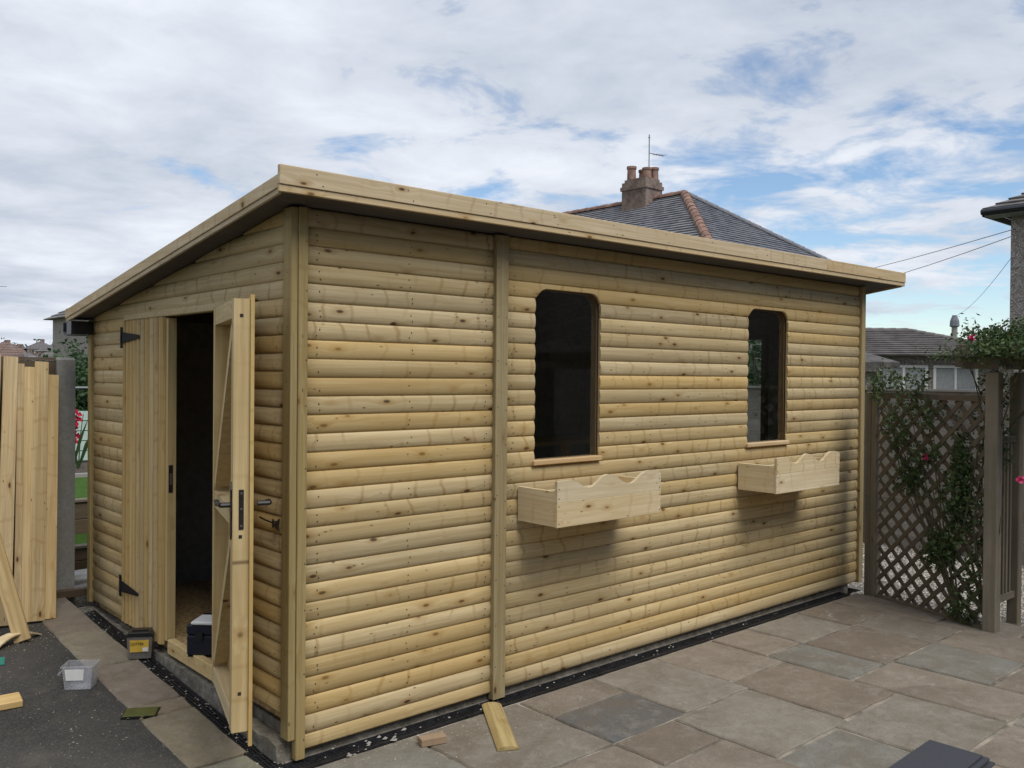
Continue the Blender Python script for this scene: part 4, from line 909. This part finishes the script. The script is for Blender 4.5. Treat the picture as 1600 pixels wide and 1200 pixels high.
for i, (x, y, z) in enumerate(((4.50, -1.33, 1.80), (4.44, -1.40, 1.775), (4.40, -1.62, 1.79))):
    t = thing('festoon_bulb', 'clear festoon bulb hanging under the pergola rafter', 'light bulb', (x, y, z - .05), 0, 'festoon bulbs on the pergola')
    MB().lathe([(.004, -.028), (.018, -.02), (.024, -.004), (.020, .012), (.010, .026)], n=12).build('globe', m_clear2, t, smooth=True)
    MB().lathe([(.011, .026), (.011, .05), (.005, .055)], n=10).build('cap', m_blackp, t)
# climbing rose
def flower(t, p, s, mat, R):
    mb = MB()
    for k in range(18): mb.leaf((p[0] + R.gauss(0, s * .4), p[1] + R.gauss(0, s * .4), p[2] + R.gauss(0, s * .35)), s * .55, R, .8)
    mb.build('bloom', mat, t)
R = random.Random(21)
t = thing('climbing_rose', 'pink climbing rose sprawling over the pergola top', 'rose', (4.68, -1.19, -.05))
b = Vector((4.68, -1.19, -.05)); mb = MB()
for i in range(7):
    p = [Vector((0, 0, 0)), Vector((R.uniform(-.1, .1), R.uniform(-.1, .15), .7)), Vector((R.uniform(-.15, .1), R.uniform(-.15, .2), 1.35)), Vector((R.uniform(-.3, .3), R.uniform(-.7, .3), 1.95))]
    mb.tube(p, [.011, .009, .006, .003], 5)
mb.build('stem', m_stem, t)
mb = foliage(11000, (-.03, -.36, 1.935), (.46, .66, .13), .0155, R, 60)
foliage(1300, (-.08, -.16, 2.04), (.26, .30, .09), .014, R, 16, mb); foliage(700, (.06, .0, 1.45), (.10, .16, .42), .017, R, 12, mb); foliage(420, (-.05, .06, .55), (.10, .16, .5), .017, R, 10, mb)
for i in range(9):
    a = Vector((R.uniform(-.25, .05), R.uniform(-.3, .1), 2.0)); e_ = a + Vector((R.uniform(-.12, .12), R.uniform(-.1, .12), R.uniform(.1, .24)))
    for k in range(9): mb.leaf(a.lerp(e_, k / 8) + Vector((R.gauss(0, .012), R.gauss(0, .012), 0)), .018, R, .35)
mb.build('foliage', m_leaf, t, kind='stuff')
for p, s in (((4.33, -1.20, 1.955), .027), ((4.50, -1.385, 1.975), .022), ((4.42, -1.62, 1.70), .024), ((4.22, -1.55, 1.05), .028)): flower(t, Vector(p) - b, s, m_pink, R)
t = thing('climbing_rose', 'thin rose with a single pink bloom climbing the lattice trellis', 'rose', (4.66, -1.05, -.05)); b = Vector((4.66, -1.05, -.05))
mb = MB(); tips = []
tx = Vector((P1.x - P0.x, P1.y - P0.y, 0)).normalized(); off = Vector((-.03, .012, 0))
for i in range(11):
    e1 = R.uniform(-.75, .02); pts = [Vector((0, 0, .0)) + off, tx * e1 * .35 + Vector((0, 0, .5)) + off * R.uniform(.6, 1.4), tx * e1 * .8 + Vector((0, 0, R.uniform(.9, 1.2))) + off, tx * e1 * 1.05 + Vector((0, 0, R.uniform(1.3, 1.85))) + off * R.uniform(.5, 2)]
    mb.tube(pts, [.008, .006, .004, .002], 5); tips += pts[1:]
mb.build('stem', m_stem, t)
mb = MB()
for p in tips: foliage(62, p, (.10, .10, .15), .018, R, 3, mb)
foliage(1100, (-.02, .03, .95), (.07, .13, .42), .019, R, 14, mb); foliage(300, tx * -.35 + Vector((-.02, 0, 1.5)), (.12, .3, .12), .015, R, 12, mb); foliage(260, (-.02, .02, .1), (.08, .12, .1), .015, R, 8, mb)
mb.build('foliage', m_leaf, t, kind='stuff'); flower(t, Vector((4.745, -.725, 1.107)) - b, .031, m_pink, R)

# ------------------------------------------------------------------ houses
def hip_roof(mb, w, d, ze, rise, over, nc, ridge):
    """w along x, d along y, ridge along y of length ridge"""
    x0, x1, y0, y1 = -w / 2 - over, w / 2 + over, -d / 2 - over, d / 2 + over
    A, B = Vector((0, -ridge / 2, ze + rise)), Vector((0, ridge / 2, ze + rise))
    c = [Vector((x0, y0, ze)), Vector((x1, y0, ze)), Vector((x1, y1, ze)), Vector((x0, y1, ze))]
    for lo0, lo1, hi0, hi1 in ((c[0], c[1], A, A), (c[1], c[2], A, B), (c[2], c[3], B, B), (c[3], c[0], B, A)):
        n = (lo1 - lo0).cross(hi0 - lo0).normalized()
        for i in range(nc):
            f0, f1 = i / nc, (i + 1) / nc; a, b, e1, e0 = lo0.lerp(hi0, f0), lo1.lerp(hi1, f0), lo1.lerp(hi1, f1), lo0.lerp(hi0, f1)
            mb.add([a + n * .045, b + n * .045, e1 + n * .008, e0 + n * .008, a, b], [(0, 1, 2, 3), (4, 5, 1, 0)])
    mb.add(c, [(3, 2, 1, 0)]); return A, B, c
def house(name, label, loc, rz, w, d, ze, rise, ridge, mw, mr, over=.35, nc=24, group=None, wins=(), base=0.0, mp=None):
    t = thing(name, label, 'house', loc, rz, group)
    MB().box((-w / 2, -d / 2, base), (w / 2, d / 2, ze)).build('wall', mw, t)
    mb = MB(); A, B, c = hip_roof(mb, w, d, ze, rise, over, nc, ridge); roof_ = mb.build('roof', mr, t)
    for fx, (a, z0, ww, hh) in wins:        # fx: 'f' on -Y face, 'l' on -X face
        if fx == 'f': M0 = ((a, -d / 2, z0), 0)
        else: M0 = ((-w / 2, a, z0), -math.pi / 2)
        mb = MB(); ring(mb, [(0, 0), (ww, 0), (ww, hh), (0, hh)], [(.07, .07), (ww - .07, .07), (ww - .07, hh - .07), (.07, hh - .07)], -.05, -.002); mb.box((ww / 2 - .03, -.045, .071), (ww / 2 + .03, -.003, hh - .071))
        f_ = mb.build('window', m_white, t, M0[0], (0, 0, M0[1])); MB().box((.071, -.02, .071), (ww - .071, -.0025, hh - .071)).build('pane', mp or m_pane, f_)
    return t, roof_, A, B, c
# house with the chimney behind the shed
t, rf, A, B, cn = house('hipped_house', 'house with grey slate hipped roof and brick chimney rising behind the shed', (20.85, 17.0, -.3), 0, 6.8, 13.4, 5.15, 2.57, 6.5, m_dash, m_slate, nc=26, wins=(('f', (-2.5, 3.2, 1.4, 1.3)), ('f', (1.2, 3.2, 1.4, 1.3)), ('l', (3, 3.2, 1.4, 1.3)), ('l', (-2, 3.2, 1.4, 1.3))))
def ridge_tiles(rf, a, b, n, r, mat):
    d = (b - a) / n; me = None
    for i in range(n):
        p = a + d * i; q = d.normalized(); s = q.cross(Vector((0, 0, 1))).normalized(); u_ = s.cross(q)
        mb = MB(); k = 6
        for j in range(k):
            a0, a1 = math.pi * j / k - .0, math.pi * (j + 1) / k
            v = [s * math.cos(x) * r * f + u_ * math.sin(x) * r * f + q * l for x, f, l in ((a0, 1.08, 0), (a1, 1.08, 0), (a1, .95, d.length), (a0, .95, d.length))]
            mb.add(v + [Vector((0, 0, 0))], [(0, 1, 2, 3), (0, 4, 1)])
        mb.build('ridge_tile', mat, rf, p)
ridge_tiles(rf, cn[0], A, 16, .14, m_terra); ridge_tiles(rf, cn[1], A, 16, .12, m_slate); ridge_tiles(rf, A, B, 14, .13, m_terra)
mb = MB().box((-.42, -.50, 0), (.42, .50, 1.12)); mb.box((-.46, -.54, 1.12), (.46, .54, 1.24)); mb.box((-.42, -.50, 1.24), (.42, .50, 1.38)); mb.box((-.36, -.44, 1.38), (.36, .44, 1.48))
ch = mb.build('chimney', m_brick, rf, (-.1, -1.6, 6.92))
for i, (x, y, h) in enumerate(((-.2, .28, .46), (.18, .1, .38), (-.05, -.25, .36), (.26, -.28, .40))): MB().lathe([(.15, 0), (.14, h * .8), (.165, h * .82), (.165, h), (.11, h), (.11, h * .6)], n=12).build('chimney_pot', m_terra, ch, (x, y, 1.47))
mb = MB().tube([(0, 0, 0), (0, 0, 1.55)], .018, 5); mb.tube([(-.06, 0, 1.45), (.06, 0, 1.45)], .012, 4); mb.tube([(0, 0, .95), (.5, -.2, .9)], .014, 4)
for i in range(4): mb.tube([(.2 + i * .1, -.08 - i * .04 - .1, .92), (.2 + i * .1, -.08 - i * .04 + .1, .92)], .008, 4)
mb.build('aerial', m_cable, ch, (.1, -.2, 1.4))
# neighbour's rendered house at the right
t, rf, A, B, cn = house('rendered_house', 'pebbledashed house corner with grey eaves standing beyond the pergola', (21.1, -2.05, -.3), 0, 8.1, 10.0, 5.30, 2.3, 3.5, m_dash, m_tile, over=.38, nc=22, wins=(('l', (-2, 3.3, 1.5, 1.3)),))
x0, y0, y1 = -8.1 / 2 - .38, -5.38, 5.38
MB().box((x0 - .02, y0, 5.17), (x0 + .36, y1, 5.285)).build('fascia', m_rail, t); mb = MB(); mb.tube([(x0 - .08, y0, 5.25), (x0 - .08, y1, 5.25)], .06, 8); mb.build('gutter', m_gutter, t)
MB().box((x0 - .02, y1 - .03, 5.17), (4.4, y1 + .01, 5.284)).build('fascia', m_rail, t)
# bungalow beyond the lap fence
ya = math.atan2(fwd.y, fwd.x)
t, rf, A, B, cn = house('tiled_bungalow', 'low bungalow with brown tiled hipped roof and white windows beyond the fence', (23.0, 9.8, -.3), ya, 5.0, 8.6, 2.60, .80, 4.3, m_dash, m_tile, over=.3, nc=13, wins=(('l', (-.3, 1.2, 1.3, 1.15)), ('l', (-1.75, 1.2, 1.2, 1.15))), mp=m_blind)
ridge_tiles(rf, cn[0], A, 14, .09, m_tile); ridge_tiles(rf, cn[3], B, 14, .09, m_tile); ridge_tiles(rf, A, B, 12, .09, m_tile)
t = thing('garage', 'small garage with dark mossy roof and shadowed opening beside the bungalow', 'garage', (12.86, 5.23, -.3), ya)
MB().box((-1, -1.3, 0), (1, -.95, 2.1)).build('wall', m_dash, t); MB().box((-1, -.95, 2.0), (1, 2.0, 2.1)).build('lintel', m_dash, t); MB().box((-.7, -.949, 0), (-.6, 2.0, 1.999)).build('door', m_sleeper, t)
mb = MB(); quadbox(mb, [(-1.2, -1.5, 2.16), (-1.2, 2.2, 2.16), (1.2, 2.2, 2.80), (1.2, -1.5, 2.5), (-1.2, -1.5, 2.26), (-1.2, 2.2, 2.26), (1.2, 2.2, 2.94), (1.2, -1.5, 2.6)]); mb.build('roof', m_tiled, t)
t = thing('telegraph_pole', 'telegraph pole with dark cap beyond the bungalow', 'pole', (39.57, 12.98, -.3)); MB().tube([(0, 0, 0), (0, 0, 4.35)], [.16, .13], 8).build('pole_shaft', m_post, t); MB().lathe([(.12, 4.3), (.22, 4.36), (.20, 4.6), (.10, 4.85)], n=8).build('cap', m_cable, t)
def cable(a, b, sag, r, lab):
    a, b = Vector(a), Vector(b); pts = [a.lerp(b, i / 14) - Vector((0, 0, sag * 4 * (i / 14) * (1 - i / 14))) for i in range(15)]
    MB().tube(pts, r, 5).build('overhead_cable', m_cable, None, label=lab, category='cable')
cable((17.03, 2.9, 4.62), (45, 30, 7.3), .5, .008, 'upper overhead cable running from the rendered house across the sky')
cable((17.03, 2.88, 4.50), (40, 24, 5.9), .45, .008, 'lower overhead cable running from the rendered house across the sky')
cable((17.03, 2.7, 4.40), (39.57, 12.98, 4.5), .25, .006, 'thin cable from the rendered house down to the telegraph pole')
cable((-30, 75, 7.6), (12, 60, 7.0), .15, .018, 'thin overhead cable over the distant rooftops')
# house glimpsed under the eave on the far left, distant roofs and trees
t, rf, A, B, cn = house('far_house', 'rendered house with white corner window just past the low eave of the shed', (14.6, 43.4, -.3), 0, 6.4, 8.0, 4.65, 2.2, 3.0, m_dash, m_tile, over=.35, nc=12, wins=(('f', (-2.2, 2.9, 1.4, 1.3)), ('l', (-3.4, 2.9, 1.2, 1.3))))
R = random.Random(31)
far = [('red brick house with red tiled roof on the far hillside', 28.6, 130, 7, 6, 3.3, 1.6, m_redbrick, m_redroof), ('grey roofed house low among the distant roofs', 27.6, 120, 6, 6, 2.5, 1.5, m_render, m_tile), ('white gabled house below the far tree line', 31.6, 131, 3.6, 5, 4.6, 1.1, m_white, m_tile),
       ('brown roofed bungalow half hidden by the bush', 32.0, 118, 6, 6, 4.1, 1.3, m_render, m_tile), ('long dark roofed terrace in the middle distance', 22.4, 96, 8, 5, 2.0, 1.2, m_render, m_slate), ('pale house with dark roof behind the fence top', 19.9, 92, 4, 4, 1.6, 1.3, m_white, m_slate), ('grey roofed house beside the white gable', 28.9, 113, 5, 5, 2.9, 1.5, m_dash, m_tile), ('red roofed house at the edge of the distant roofs', 25.6, 123, 5, 5, 3.3, 1.9, m_redbrick, m_redroof)]
for lab, x, y, w_, d_, ze, ri, mw, mr in far:
    t, rf, A, B, cn = house('distant_house', lab, (x, y, -.3), R.uniform(-.6, .6), w_, d_, ze + .3, ri, d_ * .4, mw, mr, nc=6, wins=(('f', (-1.8, max(.6, ze - 1.3), 1.2, 1.1)), ('f', (.8, max(.6, ze - 1.3), 1.2, 1.1))))
    MB().box((-.25, -.25, 0), (.25, .25, .85)).build('chimney', m_brick, rf, (.3, 0, ze + .3 + ri - .5))
for i in range(16):
    x = 30.2 + i * .72 + R.uniform(-.3, .3); y = 150 + R.uniform(-6, 10); x *= (y + 12) / 162
    bush('distant_tree', 'dark tree on the skyline behind the distant roofs', 'tree', (x, y, -.3), R.uniform(5.6, 7.0) + (.7 if i > 9 else 0), R.uniform(1.0, 1.7), 420, .24, m_tree, 50 + i, group='trees on the skyline', clumps=9)
# across the garden behind the viewer (mirrored in the window glass, blocking low sky)
house('sky_block_house', 'long unseen house added behind the viewpoint to block low sky', (-.6, -12.6, -.3), math.pi / 2, 7.4, 18.2, 5.4, 2.4, 11.0, m_dash, m_slate, nc=6, wins=())  # unseen house added to block low sky and darken the wall under the eaves
house('neighbour_house', 'brown rendered house across the garden behind the viewpoint', (15.5, -12.5, -.3), 0, 11, 8, 5.2, 2.3, 1.0, m_dash, m_tile, nc=6, wins=(('f', (-3, 3.0, 1.5, 1.3)),))
t = thing('tall_hedge', 'tall dark hedge across the garden behind the viewpoint', 'hedge', (5.2, -8.4, -.3)); mb = MB()
for i in range(9): foliage(700, (-4.2 + i * 1.05, 0, 1.3), (.7, .55, 1.2), .07, R, 9, mb)
mb.build('crown', m_hedge, t, kind='stuff'); MB().box((-4.6, -.15, 0), (4.6, .15, 2.4)).build('branch_core', m_bark, t)
